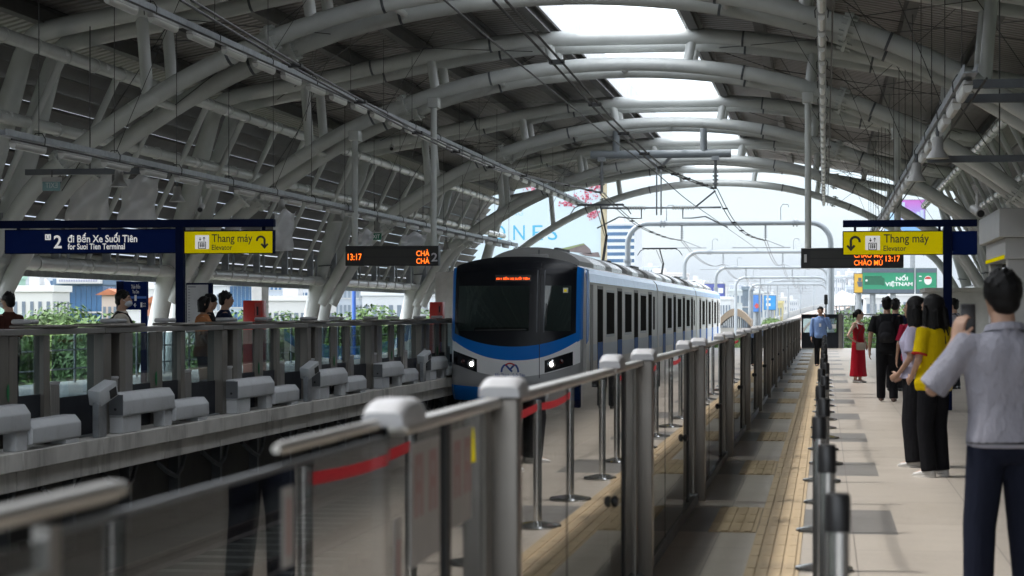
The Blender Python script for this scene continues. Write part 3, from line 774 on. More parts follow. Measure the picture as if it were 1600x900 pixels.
# departure boards
def dboard(lab, px0, px1, py0, py1, Y, poles, num, numbox, items, dims):
    xm = .5*(PB(px0,py0,px1,py1,Y)[0] + PB(px0,py0,px1,py1,Y)[1])
    t = thing('departure_board', lab, 'display', (xm, Y, 0), 'departure boards')
    panel(t, 'case', M['black'], px0, py0, px1, py1, Y+.004, .25, .012)
    for d in dims: panel(t, 'matrix', M['led_dim'], *d, Y, .01, 0)
    for a in items: words(t, a[0], M['led_amber'], *a[1:], Y-.004, .002)
    words(t, num, mat('grey_numeral', (.62,.62,.64), .5), *numbox, Y, .02)
    for px, py in poles:
        x, z = P(px, py, Y); xz, zb = P(px, py0, Y)
        MB().tube([(x, Y+.1, zb-.02), (x, Y+.1, z)], .075, 14).build('pole', M['tube'], t, smooth=50)
        MB().box(x-.13, x+.13, Y-.05, Y+.32, z-.12, z+.12).build('clamp', M['tube'], t, bevel=.02)
dboard('left hanging departure board showing 13:17 and platform 2', 539.5, 685, 384.5, 415, 47.8, ((553,212),(676.5,160)), '2', (674,395,683.5,408.5),
       [('13:17', 543.5,396.5,565,406.5), ('CHÀ', 650.5,389.5,671,400), ('CHÀ', 650.5,401.5,671,412)], [(568,389.5,671.5,400.5),(568,402.5,671.5,413)])
dboard('right hanging departure board marked 1, partly behind the yellow sign', 1251.5, 1412, 387.5, 418.5, 47.8, ((1262.5,152),(1402.5,208)), '1', (1256.5,397.5,1260.5,410),
       [('13:17', 1384,399.5,1406,408.5), ('CHÀO MÙ', 1334.5,392,1379,402.5), ('CHÀO MÙ', 1334.5,404.5,1379,414.5)], [(1266,391.5,1381,402.5),(1266,404.5,1381,415.5)])
# station name pylon, map board, cabinets
Yp = 32.0
x0, _ = P(224, 480, Yp)
t = thing('station_pylon', 'navy station name sign on a post behind the white shirted man', 'sign', (x0, Yp, 0))
panel(t, 'face', M['navy'], 193, 440, 229, 484, Yp, .1); panel(t, 'side_panel', M['navy_d'], 181.5, 439, 193, 484, Yp+.03, .4)
panel(t, 'band', mat('light_blue_band', (.05,.16,.55), .5), 193.5, 463, 228.5, 466.5, Yp-.004, .003, 0)
words(t, 'Thảo Điền', M['white'], 205, 443, 219, 451, Yp, .01); words(t, 'Thao Dien', M['white'], 207, 453, 217, 458.5, Yp, .01)
shapes(t, 'station_mark', M['white'], [prect(210,461,213.5,470)], Yp-.006); shapes(t, 'arrow', M['white'], [prect(209.5,476.2,213,477.4), [(208.8,476.8),(211,473.4),(212,474.2),(210.2,476.8),(212,479.4),(211,480.2)]], Yp)
shapes(t, 'line_mark', M['white'], [prect(219.5,472.5,222.5,480)], Yp); words(t, 'Bình Thái', M['white'], 223.5, 473, 228, 475.5, Yp); words(t, 'An Phú', M['white'], 223.5, 477, 228, 479.5, Yp)
xa, xb, za, zb = PB(219.5, 484, 227.5, 515, Yp); MB().box(xa, xb, Yp+.01, Yp+.1, 0, zb).build('post', M['navy'], t)
Yp = 34
x0, _ = P(310, 470, Yp)
t = thing('map_board', 'pale route map board in a navy frame behind the couple', 'sign', (x0, Yp, 0))
panel(t, 'frame', M['navy_d'], 290.5, 442, 331, 520, Yp+.01, .09); panel(t, 'map_face', mat('pale_map_sheet', (.52,.53,.54), .5), 292, 445, 325, 518, Yp, .02, 0)
mb = MB()
for k in range(14):
    a, b, c, d = PB(294, 452+k*4.4, 297, 453+k*4.4, Yp); mb.box(a, b, Yp-.002, Yp-.0005, c, d)
a, b, c, d = PB(294, 447.5, 306, 449, Yp); mb.box(a, b, Yp-.002, Yp-.0005, c, d)
mb.build('map_print', mat('grey_map_ink', (.16,.17,.2), .6), t)
for px0, py0, px1, Y, lb in ((379.5,469.5,409,45.5,'red fire hose cabinet on the left platform, nearer one'), (671,472,691.5,67,'red fire hose cabinet beside the cab, farther one')):
    xa, xb, za, zb = PB(px0, py0, px1, 500, Y)
    t = thing('fire_cabinet', lb, 'fire cabinet', ((xa+xb)/2, Y, 0), 'red cabinets')
    MB().box(xa, xb, Y, Y+.4, 0, zb).build('body', M['red'], t, bevel=.015)
    xm = xa + (xb-xa)*.62
    MB().box(xm, xb-.03, Y-.012, Y, .15, zb-.05).build('door', mat('dull_red_door', (.32,.03,.025), .4), t, bevel=.005, seg=1)
    MB().box(xm+.05, xb-.08, Y-.02, Y-.012, zb-.34, zb-.14).build('window', M['panel_dark'], t)
    MB().box(xm+.05, xb-.10, Y-.03, Y-.012, zb-.85, zb-.42).build('hose_reel', M['black'], t, bevel=.02)
# exit signs
Ye = 33.0; x0, z0 = P(80, 290, Ye)
t = thing('exit_sign', 'pale exit sign hanging back to front at the far left', 'sign', (x0, Ye, z0))
panel(t, 'case', M['lampbody'], 65, 277, 95, 283.5, Ye, .06); panel(t, 'face', mat('pale_teal_face', (.20,.34,.35), .3), 66, 284, 94, 298, Ye, .012)
words(t, 'EXIT', mat('pale_exit_letters', (.55,.62,.62), .5), 71, 285.5, 90, 293.5, Ye, .008, flip=True)
MB().tube([(x0, Ye+.03, z0+.12), (x0, Ye+.03, 3.9)], .012, 6).build('rod', M['rod'], t)
Ye = 52.0; x0, z0 = P(585, 369, Ye)
t = thing('exit_sign', 'small green exit sign above the left departure board', 'sign', (x0, Ye, z0))
panel(t, 'face', mat('green_exit_face', (.01,.16,.09), .4), 577, 364.5, 596, 374.5, Ye, .06); words(t, 'EXIT', M['white'], 579.5, 366.5, 593.5, 372.5, Ye, .01)
MB().tube([(x0, Ye+.03, z0+.15), (x0, Ye+.03, z0+1.0)], .012, 6).build('rod', M['rod'], t)
# wrapped plastic sheets
def plastic():
    m = bpy.data.materials.new('milky_plastic_film'); m.use_nodes = True; t = m.node_tree; t.nodes.clear()
    o = N(t, 'ShaderNodeOutputMaterial'); d = N(t, 'ShaderNodeBsdfDiffuse'); tl = N(t, 'ShaderNodeBsdfTranslucent'); g = N(t, 'ShaderNodeBsdfGlossy'); tr = N(t, 'ShaderNodeBsdfTransparent')
    for n in (d, tl): n.inputs[0].default_value = (.90,.91,.93,1)
    g.inputs[1].default_value = .25
    a = N(t, 'ShaderNodeMixShader'); a.inputs[0].default_value = .6; t.links.new(d.outputs[0], a.inputs[1]); t.links.new(tl.outputs[0], a.inputs[2])
    b = N(t, 'ShaderNodeMixShader'); b.inputs[0].default_value = .15; t.links.new(a.outputs[0], b.inputs[1]); t.links.new(g.outputs[0], b.inputs[2])
    c = N(t, 'ShaderNodeMixShader'); c.inputs[0].default_value = .06; t.links.new(b.outputs[0], c.inputs[1]); t.links.new(tr.outputs[0], c.inputs[2])
    bp = N(t, 'ShaderNodeBump'); bp.inputs['Strength'].default_value = .5; bp.inputs['Distance'].default_value = .05
    t.links.new(noise(t, coords(t), 3.5, 4, .6, (1,1,.5)), bp.inputs['Height'])
    for n in (d, g): t.links.new(bp.outputs[0], n.inputs['Normal'])
    t.links.new(c.outputs[0], o.inputs[0]); return m
M['plastic'] = plastic()
def film(lab, px, Y, ztop_py, zbot_py):
    (xa, za), (xb, zb) = P(px[0], ztop_py, Y), P(px[1], zbot_py, Y)
    sk = .45*(xb-xa)*.3
    def fn(u, v): return (xa+(xb-xa)*u - sk*(v), Y + .08*math.sin(u*9+v*4)+.05*math.sin(v*13+u*3), za+(zb-za)*v - .05*math.sin(u*math.pi*3)*(1-v))
    mb = MB(); mb.grid(fn, 20, 20)
    o = mb.build('plastic_sheet', M['plastic'], None, smooth=80, solid=False)
    tag(o, lab, 'plastic sheet')
    bm = bmesh.new(); bm.from_mesh(o.data); bmesh.ops.solidify(bm, geom=bm.faces[:], thickness=.006); bm.to_mesh(o.data); bm.free()
film('large milky plastic sheet, left of a pair above the navy sign', (112,178), 38.5, 262, 346); film('large milky plastic sheet, right of the pair above the navy sign', (192,250), 39.3, 276, 350)
film('crumpled plastic film hanging right of the yellow sign', (428,462), 40.5, 330, 392); film('small plastic film behind the left departure board', (560,585), 50, 360, 392); film('bluish plastic film over the right part of the left board', (628,668), 51, 365, 390)
# ================================================================== LIFT HOUSING AND KIOSK, RIGHT
def BX(t, n, m, *a, bv=.01): return MB().box(*a).build(n, m, t, bevel=bv, seg=1)
t = thing('lift_housing', 'pale grey lift housing with glass walls at the right edge', 'lift', (3.9, 33, 0))
lw = mat('pale_lift_cladding', (.52,.52,.51), .45, 0, .05, 1)
BX(t, 'roof_cap', lw, 2.56,5.4,31.2,35.2,2.62,3.05); BX(t, 'fascia', lw, 2.66,5.3,31.35,35.0,2.30,2.615)
for x, y in ((2.70,31.4),(2.70,34.7),(4.9,31.4),(4.9,34.7)): BX(t, 'column', lw, x, x+.30, y, y+.30, 0, 2.297)
MB().box(3.01,4.9,31.5,31.53,.1,2.29).build('glass_wall', M['glass'], t); MB().box(2.80,2.83,31.65,34.7,.1,2.29).build('glass_wall', M['glass'], t)
BX(t, 'lift_car', mat('grey_lift_car', (.50,.53,.53), .5), 3.15,4.8,31.9,34.5,.05,2.2)
BX(t, 'yellow_strip', M['yellow'], 2.64,2.655,31.4,34.9,2.30,2.36)
t = thing('added_enclosure', 'long brown enclosure added out of frame to darken reflections in the gate glass', 'enclosure', (4.4, 16, 0))  # added beyond the right frame edge, only to darken what the gate glass mirrors
bw_ = mat('added_enclosure_brown', (.15,.135,.12), .6, 0, .1, 1)
BX(t, 'wall', bw_, 3.3,5.6,3,29.6,0,2.75); BX(t, 'coping', M['stainless_d'], 3.22,5.68,2.92,29.7,2.755,2.85)
for k in range(9): BX(t, 'panel_joint', M['steel_dark'], 3.285,3.298,5+2.7*k,5.03+2.7*k,.05,2.7, bv=0)
t = thing('kiosk', 'low off white service kiosk behind the navy sign post', 'kiosk', (4.0, 60, 0))
kw = mat('off_white_kiosk', (.50,.49,.46), .6)
xa, xb, za, zb = PB(1449, 453, 1560, 500, 60); BX(t, 'wall', kw, xa, xb, 60, 63, 0, zb-.06); BX(t, 'roof', kw, xa-.08, xb+.08, 59.9, 63.1, zb-.055, zb+.06)
a, b, c, d = PB(1459, 465, 1472, 480, 60); BX(t, 'notice', M['steel_dark'], a, b, 59.97, 59.998, c, d, bv=0)
# column block behind the second cabinet
xa, xb, za, zb = PB(680, 440, 703, 500, 70)
t = thing('service_column', 'white square column behind the far red cabinet', 'column', (xa, 70, 0)); BX(t, 'shaft', mat('white_column_paint', (.62,.62,.61), .6), xa, xb+.6, 70, 71, 0, 2.9); BX(t, 'plinth', lw, xa-.03, xb+.63, 69.97, 71.03, 0, .15)
xa, xb, za, zb = PB(393, 433, 409, 500, 62)
t = thing('service_column', 'white square column behind the near red cabinet', 'column', (xa, 62, 0)); BX(t, 'shaft', mat('white_column_paint', (.62,.62,.61), .6), xa, xb, 62, 62.8, 0, 2.6); BX(t, 'plinth', lw, xa-.03, xb+.03, 61.97, 62.83, 0, .15)
for px, Y, lb in ((190,70,'thin blue pole left of the station name sign'),(413,80,'thin blue pole right of the near red cabinet'),(553,90,'thin blue pole between the two column pairs')):
    x, z = P(px, 430, Y); o = MB().tube([(x, Y, -11.5), (x, Y, 2.9)], .09, 8).build('blue_pole', mat('blue_pole_paint', (.06,.16,.55), .4), None); tag(o, lb, 'pole')
# ================================================================== METRO TRAIN
TX, TY = -6.9, 45.45
M['silver'] = mat('pale_train_body', (.78,.77,.75), .5, .0, .04, .5, spec=.2, dirt=((.55,.53,.50), .8, (1,.3,1), .3))
M['cabgrey'] = mat('silver_cab_paint', (.38,.385,.39), .4, .3, .04, 1)
M['tblue'] = mat('blue_train_paint', (.002,.17,.62), .35, 0, .04, 1, spec=.12)
M['twhite'] = mat('white_train_paint', (.86,.87,.88), .35, 0, .03, 1, spec=.2)
M['tblack'] = mat('gloss_black_mask', (.005,.006,.009), .25, 0, .1, 1, spec=.2)
M['roofgrey'] = mat('grey_roof_shroud', (.23,.23,.225), .5, 0, .08, 1.2)
M['wglass'] = mat('dark_window_glass', (.035,.033,.03), .7, 0, .05, 1, spec=.0)
M['doorblue'] = mat('blue_door_panel', (.012,.10,.36), .6, 0, .05, 1, spec=.12)
M['screen'] = glass('dark_windscreen', (.33,.40,.39), .04)
M['roofsil'] = mat('perforated_silver_cover', (.55,.56,.57), .3, .6, .1, 14)
tr = thing('metro_train', 'blue and white metro train with lit headlights entering on the left track', 'train', (TX, TY, 0))
def front(u, z, off=0):
    a = min(.9995, abs(u)/1.5)
    y = TY + .42*(1-(1-a**4)**(1/4)) + .14*(u/1.5)**2
    if z > .3: y += .30*((z-.3)/2.4)**2
    if z > 2.35: y += .9*((z-2.35)/.45)**2*.5
    if z < -.05: y += .30*((-.05-z)/.45)**2
    return (TX+u, y-off, z)
ztop = lambda u: 2.77 - .25*(abs(u)/1.5)**2.6
mlo = lambda u: .73 + .31*(abs(u+.03)/1.4)**2.1
blo = lambda u: .42 + .50*(abs(u)/1.5)**2.2
wlo = lambda u: .05 + .34*(abs(u)/1.5)**2.0
def strip(name, m, u0, u1, lo, hi, off, nu=40, nv=8, parent=None, th=.004):
    mb = MB()
    lo_ = lo if callable(lo) else (lambda u, c=lo: c); hi_ = hi if callable(hi) else (lambda u, c=hi: c)
    def fn(o): return lambda s, t: front(u0+(u1-u0)*s, lo_(u0+(u1-u0)*s)*(1-t) + hi_(u0+(u1-u0)*s)*t, o)
    mb.grid(fn(off), nu, nv); mb.grid(fn(off-th), nu, nv)
    return mb.build(name, m, parent or tr, smooth=60)
cab = strip('cab_front', M['cabgrey'], -1.5, 1.5, -.49, lambda u: mlo(u)+.01, 0, 60, 14, th=.05)
strip('cab_corner', M['tblue'], -1.5, -1.37, lambda u: blo(u)-.02, lambda u: ztop(u)-.03, .006, 14, 12, th=.03)
strip('cab_corner', M['tblue'], 1.34, 1.5, lambda u: blo(u)-.02, lambda u: ztop(u)-.03, .006, 14, 12, th=.03)
strip('blue_band', M['tblue'], -1.47, 1.47, blo, mlo, .010); strip('white_band', M['twhite'], -1.46, 1.46, wlo, blo, .009)
strip('blue_skirt', M['tblue'], -1.49, 1.49, -.49, lambda u: -.20+.07*(abs(u)/1.5)**2, .009)
strip('coupler_hatch', M['black'], -.64, -.18, -.20, -.03, .012, 14, 3)
strip('mask_top', M['tblack'], -1.40, 1.37, 2.10, ztop, .012, 40, 12); strip('mask_sill', M['tblack'], -1.40, 1.37, mlo, lambda u: 1.08, .012, 40, 6)
for a, b in ((-1.40,-1.31),(.33,.66),(1.26,1.37)): strip('mask_pillar', M['tblack'], a, b, 1.08, 2.10, .012, 8, 10)
strip('windscreen', M['screen'], -1.31, .33, 1.08, 2.10, .010, 20, 8); strip('door_window', M['screen'], .66, 1.26, 1.08, 2.10, .010, 12, 8)
dr = strip('cab_door_seam', M['rubber'], .565, .58, .02, 2.6, .017, 2, 24)
strip('cab_door_frame', M['steel_dark'], .50, .52, 1.05, 2.45, .018, 2, 16); strip('cab_door_frame', M['steel_dark'], .66, .68, 1.05, 2.45, .018, 2, 16)
strip('wiper', M['black'], -.9, .28, lambda u: 1.10+.02*u, lambda u: 1.125+.02*u, .03, 10, 1)
strip('screen_sticker', mat('white_sticker', (.7,.7,.66), .5), 1.08, 1.19, 1.94, 2.05, .016, 4, 4); strip('sticker_mark', M['yellow'], 1.10, 1.16, 1.96, 2.02, .019, 3, 3)
strip('handrail', M['rubber'], .70, .73, 1.2, 1.7, .03, 2, 6)
for u0, u1, a0, a1, b0, b1, lu, lz in ((-1.43,-.85,.34,.15,.64,.445,-.976,.335),(.69,1.31,.14,.31,.42,.62,.844,.335)):
    li = lambda u, p, q, u0=u0, u1=u1: p+(q-p)*(u-u0)/(u1-u0)
    hl = strip('headlight', M['tblack'], u0, u1, lambda u, a0=a0, a1=a1, li=li: li(u,a0,a1), lambda u, b0=b0, b1=b1, li=li: li(u,b0,b1), .016, 12, 5)
    x, y, z = front(lu, lz, .02)
    MB().ell((x, y, z), (.095,.03,.105), None, 16, 10).build('reflector', M['chrome'], hl)
    MB().ell((x, y-.012, z), (.048,.03,.060), None, 14, 10).build('lamp', emit('headlight_glow', (1,.97,.90), 9), hl)
    x, y, z = front(lu+(.22 if lu > 0 else -.2), lz+.06, .02); MB().ell((x, y, z), (.05,.015,.05), None, 12, 8).build('tail_lamp', mat('unlit_red_lens', (.05,.005,.006), .15), hl)
pu = lambda px, py: ((px-808.5)/71, EYE+(YH-py)/68.8)
def stroke(pts, w):
    out = []
    for a, b in zip(pts, pts[1:]):
        d = Vector((b[0]-a[0], b[1]-a[1])).normalized(); n = Vector((-d.y, d.x))*w*.5
        out.append([(a[0]+n.x,a[1]+n.y),(b[0]+n.x+d.x*.3,b[1]+n.y+d.y*.3),(b[0]-n.x+d.x*.3,b[1]-n.y+d.y*.3),(a[0]-n.x,a[1]-n.y)])
    return out
def fpoly(name, m, polys, off):
    mb = MB()
    for pl in polys:
        q = [pu(*p) for p in pl]; n = len(q)
        mb.add([front(u, z, off) for u, z in q] + [front(u, z, off-.002) for u, z in q], [tuple(range(n)), tuple(range(2*n-1,n-1,-1))])
    return mb.build(name, m, tr)
Lq = lambda pts: [(690+a/3.748, 390+b/3.748) for a, b in pts]
L1 = Lq([(368,714),(372,692),(383,675),(395,672),(408,686),(420,699),(433,710)]); L2 = Lq([(471,714),(467,692),(457,675),(446,672),(435,683),(424,695)])
fpoly('logo', mat('logo_blue', (.02,.07,.30), .4), stroke(L1, 2.9) + stroke(L2, 2.9), .016)
fpoly('logo_arc', mat('logo_red', (.50,.02,.02), .4), parc(802.1, 576.5, 8.6, 10.8, 42, 138, 10), .016)
def fwords(txt, m, px0, py0, px1, py1, off, bold=.01):
    (u0, z1), (u1, z0) = pu(px0, py0), pu(px1, py1)
    o = lettering(txt, ((u0+u1)/2, 0, (z0+z1)/2), u1-u0, z1-z0, m, None, bold)
    for v in o.data.vertices:
        p = front(v.co.x, v.co.z, off - v.co.y); v.co = (p[0]-TX, p[1]-TY, p[2])
    o.parent = tr; return o
fwords('Bến Thành - Suối Tiên', mat('logo_blue', (.02,.07,.30), .4), 778, 581, 826.5, 587.5, .016)
(u0, z1), (u1, z0) = pu(776, 431.5), pu(834, 438.5)
strip('destination_display', M['led_dim'], u0, u1, z0-.02, z1+.02, .016, 8, 3); fwords('1011 BẾN XE SUỐI TIÊN', emit('orange_destination_led', (1,.09,.008), 1.6), 778, 432.5, 831.5, 437.5, .019, .015)
# cab interior
ci = MB(); ci.box(TX-1.38,TX+1.38,47.9,48.0,.3,2.5); ci.box(TX-1.4,TX+1.4,46.9,48.0,.28,.32); ci.box(TX-1.4,TX+1.4,47.0,48.0,2.45,2.5)
ci.build('cab_bulkhead', mat('dim_cab_lining', (.22,.25,.23), .7), tr)
MB().box(TX-1.1,TX+.3,46.55,46.95,.6,1.15).build('cab_console', mat('dark_console', (.05,.055,.055), .6), tr, bevel=.03)
for u in (-.32, -.18): MB().box(TX+u-.02,TX+u+.02,47.86,47.9,.9,2.2).build('grab_pole', M['galv'], tr)
MB().box(TX-.62,TX-.44,47.86,47.9,1.85,2.02).build('cab_notice', mat('white_sticker', (.7,.7,.66), .5), tr)
# car bodies
SEC = [(-1.40,-.47),(-1.48,-.1),(-1.5,.6),(-1.5,2.18),(-1.46,2.40),(-1.34,2.54),(-1.0,2.64),(-.5,2.71),(0,2.74)]; SEC = SEC + [(-a, b) for a, b in SEC[-2::-1]]
CARS = [(46.62,66.55),(66.95,86.9),(87.3,107.4)]
for ci_, (y0, y1) in enumerate(CARS):
    body = MB().prism([(TX+a, b) for a, b in SEC], 'y', y0, y1).build('car_body', M['silver'], tr, smooth=30)
    if ci_: MB().prism([(TX+a*.9, b*.92) for a, b in SEC], 'y', y0-.42, y0+.01).build('gangway', M['rubber'], tr)
    for s in (1, -1):
        xs_ = TX + s*1.5
        def side(name, m, ya, yb, za, zb, th=.006, par=None): return MB().box(min(xs_, xs_+s*th), max(xs_, xs_+s*th), ya, yb, za, zb).build(name, m, par or tr)
        MB().prism([(TX+s*1.505,2.20),(TX+s*1.467,2.405),(TX+s*1.35,2.545),(TX+s*1.345,2.535),(TX+s*1.455,2.395),(TX+s*1.495,2.20)], 'y', y0+.3 if ci_ == 0 else y0+.01, y1-.01).build('cantrail_stripe', mat('pale_blue_cantrail', (.30,.50,.82), .25, 0, .04, 1), tr)
        side('waist_band', mat('pale_waist_band', (.66,.70,.76), .6, 0, .03, 1, spec=.1), y0+.55, y1-.02, .36, .74, .003)
        L = y1-y0; base = 49.5 if ci_ == 0 else y0+2.6
        for k in range(4):
            yd = base + 4.78*k if ci_ == 0 else base + 4.9*k
            side('door_recess_shade', mat('recess_shade_grey', (.20,.19,.18), .5), yd-.66, yd+.66, -.02, 2.14, .005)  # flat dark border; the shade of a door recess is put into its colour
            d_ = side('door', M['wglass'], yd-.56, yd+.56, .78, 2.06, .010); side('door_panel', M['doorblue'], yd-.56, yd+.56, .02, .775, .010, None)
            if k < 3:
                gap = 4.78 if ci_ == 0 else 4.9; ym = yd+gap/2
                side('window_frame', M['boxgrey'], ym-1.0, ym+1.0, .88, 2.06, .006); side('window', M['wglass'], ym-.93, ym+.93, .95, 2.0, .010)
            else: side('window', M['wglass'], yd+1.2, yd+1.75, .95, 2.0, .008)
        if ci_ == 0:
            side('cab_side_door', mat('recess_shade_grey', (.20,.19,.18), .5), 47.35, 47.95, .0, 2.15, .006)
            xa_ = min(xs_, xs_+s*.012)
            pl = [(46.60,.78),(46.95,.86),(47.12,1.15),(47.16,2.30),(46.98,2.47),(46.66,2.50)]
            MB().prism(pl, 'x', xa_, xa_+.012).build('cab_side_panel', M['tblue'], tr)
    # roof shrouds
    def hump(n, m, ya, yb, k=1.0):
        pr = [(TX+a, 2.50+.56*k*math.sqrt(max(0, 1-(a/1.2)**2))) for a in [-1.1+.1*i for i in range(23)]]
        pr = [(TX-1.1, 2.5)] + pr + [(TX+1.1, 2.5)]
        return MB().prism(pr, 'y', ya, yb).build(n, m, tr, smooth=30)
    o0 = 48.6 if ci_ == 0 else y0+1.0
    for n, m, a, b, k in (('roof_shroud', M['roofgrey'], 0, 3.0, 1), ('vent_cover', M['roofsil'], 3.02, 5.9, .99), ('roof_shroud', M['roofgrey'], 5.92, 7.5, 1), ('vent_cover', M['roofsil'], 7.52, 10.4, .99), ('roof_shroud', M['roofgrey'], 12.0, 13.6, 1), ('vent_cover', M['roofsil'], 13.62, 15.6, .99), ('roof_shroud', M['roofgrey'], 15.62, 17.6, .97)):
        if o0+b < y1: hump(n, m, o0+a, o0+b, k)
    for k in range(9): MB().box(TX+.45,TX+.55,o0+.3+.27*k,o0+.42+.27*k,3.0,3.06).build('roof_fin', M['steel_dark'], tr)
    for k in range(3): MB().box(TX-.7,TX+.7,o0+10.55+.45*k,o0+10.85+.45*k,2.6,2.92+.1*(k%2)).build('roof_equipment', M['steel_dark'], tr, bevel=.03)
MB().box(TX+.05,TX+.46,47.5,47.9,2.70,2.86).build('aerial_box', M['roofgrey'], tr, bevel=.02); MB().tube([(TX+.25,47.7,2.86),(TX+.25,47.7,2.97)], .015, 6).build('aerial', M['steel_dark'], tr)
def panto(Y, z, x):
    p = MB()
    for s in (-1, 1):
        p.tube([(x+s*.95,Y,z-.30),(x+s*.82,Y,z-.10),(x+s*.62,Y,z),(x+s*.45,Y,z)], .018, 6)
    p.box(x-.72,x+.72,Y-.19,Y-.13,z-.03,z+.02); p.box(x-.72,x+.72,Y+.13,Y+.19,z-.03,z+.02)
    for a in (-.5,-.25,0,.25,.5): p.box(x+a-.02,x+a+.02,Y-.2,Y+.2,z-.05,z-.03)
    h = p.build('pantograph_head', M['steel_dark'], tr)
    q = MB(); q.tube([(x, Y, z-.05), (x+.05, Y+1.3, (z+3)/2)], .028, 6); q.tube([(x+.05, Y+1.3, (z+3)/2), (x, Y+.2, 2.75)], .045, 6); q.tube([(x-.15, Y, z-.06), (x, Y+1.2, (z+3)/2)], .012, 5)
    q.build('pantograph_arm', M['steel_dark'], tr)
    MB().box(x-.5,x+.5,Y-.2,Y+1.5,2.62,2.80).build('pantograph_base', M['roofgrey'], tr, bevel=.03)
panto(63.4, 4.85, -6.9); panto(86.5, 4.20, -6.9)

# ================================================================== CATENARY PORTALS AND WIRES
def portal(Y, zb, lab, xl=-9.55, xr=.28, r=.135):
    off = vx(Y)
    t = thing('catenary_portal', lab, 'portal', (XC+off, Y, -1.5+vz(Y)), 'catenary portals over the viaduct')
    z0 = -1.5+vz(Y); q = 1.0
    xl += off; xr += off
    for x, s, n in ((xl, 1, 'post'), (xr, -1, 'post')):
        MB().tube([(x, Y, z0), (x, Y, zb-1.9), (x, Y, zb-1.8)], [r+.03, r+.03, r], 14).build('post', M['pipe_l'], t, smooth=50)
        arc = [(x, Y, zb-1.8)] + [(x+s*q*(1-math.cos(a)), Y, zb-q+q*math.sin(a)) for a in [i*math.pi/16 for i in range(9)]]
        MB().tube(arc + [(x+s*(q+.7), Y, zb)], r, 14).build('elbow', M['pipe_l'], t, smooth=50)
        MB().tube([(x, Y, zb-1.86), (x, Y, zb-1.74)], r+.08, 14).build('flange', M['pipe_l'], t, smooth=40)
        mb = MB()
        for d in (.62, .78): mb.tube([(x+s*(q+d)-.03, Y, zb), (x+s*(q+d)+.03, Y, zb)], r+.07, 14)
        mb.build('flange', M['pipe_l'], t, smooth=40)
    MB().tube([(xl+q+.7, Y, zb), (xr-q-.7, Y, zb)], r, 14).build('beam', M['pipe_l'], t, smooth=50)
    for x in (-6.9+off, -2.85+off):
        mb = MB(); mb.tube([(x, Y, zb), (x, Y, zb-.35)], .05, 8)
        for k in range(4): mb.tube([(x, Y, zb-.38-.1*k), (x, Y, zb-.42-.1*k)], .085, 10)
        mb.tube([(x, Y, zb-.35), (x, Y, zb-.85)], .03, 6); mb.build('insulator', M['galv'], t)
        mb = MB(); mb.tube([(x-1.6, Y, zb-.9-.3), (x+1.2, Y, zb-.9-.3)], .025, 6); mb.tube([(x+.9, Y, zb-1.18), (x, Y, zb-.82)], .018, 6); mb.build('steady_arm', M['galv'], t)
    for x in (xl+1.9, xr-2.4):
        MB().tube([(x, Y, zb), (x, Y, zb+.75), (x+.1, Y, zb+.9), (x+.35, Y, zb+.88), (x+.38, Y, zb+.75)], .025, 6).build('earth_bracket', M['pipe_l'], t)
plabs = ['nearest rounded pipe portal over the tracks, just beyond the canopy', 'second rounded pipe portal beyond the canopy', 'third rounded pipe portal beyond the canopy']
zs_ = [5.84, 5.64, 5.45, 5.26, 5.06]
for i in range(13):
    Y = 100+41*i
    portal(Y, zs_[i] if i < 5 else 6.5+vz(Y), plabs[i] if i < 3 else 'small far pipe portal receding along the viaduct')
# beam under the arch inside the hall
t = thing('catenary_beam', 'pale horizontal pipe with insulators hung below the roof arch over the tracks', 'beam', (-5.1, 64.2, 6.46))
MB().tube([(-7.3,64.2,6.46),(-2.9,64.2,6.46)], .13, 14).build('beam', M['pipe_l'], t, smooth=50)
for x in (-6.5, -3.75): MB().tube([(x,64.2,6.46),(x,64.2,7.25)], .11, 12).build('post', M['pipe_l'], t, smooth=50)
for x, zb in ((-6.95,5.25),(-3.38,5.35)):
    mb = MB(); mb.box(x-.12,x+.12,64.1,64.3,6.25,6.42); mb.tube([(x,64.2,6.3),(x,64.2,zb)], .045, 8)
    for k in range(4): mb.tube([(x,64.2,5.9-.12*k),(x,64.2,5.86-.12*k)], .09, 10)
    mb.build('insulator', M['galv'], t)
mb = MB(); mb.box(-5.24,-5.20,64.15,64.25,4.55,6.2); mb.box(-5.10,-5.06,64.15,64.25,4.55,6.2); mb.build('drop_post', M['galv'], t)
mb = MB(); mb.tube([(-5.22,64.2,6.05),(-5.55,64.2,6.4)], .05, 8); mb.tube([(-5.08,64.2,6.05),(-4.75,64.2,6.4)], .05, 8); mb.build('drop_brace', M['galv'], t)
MB().tube([(-7.0,64.2,4.78),(-3.2,64.2,4.78)], .032, 8).build('cross_bar', M['galv'], t)
mb = MB()
for s in (-1, 1):
    for k in range(9): mb.tube([(-5.15+s*(.45+.08*k)-.015,64.2,4.78),(-5.15+s*(.45+.08*k)+.015,64.2,4.78)], .07, 10)
mb.build('bar_insulator', mat('pale_porcelain', (.55,.55,.50), .3), t)
for s, x0 in ((-1,-6.0),(1,-4.1)):
    mb = MB(); mb.tube([(x0-s*.3,64.2,4.78),(x0-s*.3,64.2,4.45),(x0,64.2,4.45),(x0+s*.4,64.2,4.5),(x0+s*1.1,64.2,4.15)], .022, 6); mb.build('steady_arm', M['galv'], t)
MB().tube([(-3.38,64.2,5.3),(-4.0,64.2,4.8)], .03, 6).build('brace', M['steel_dark'], t)

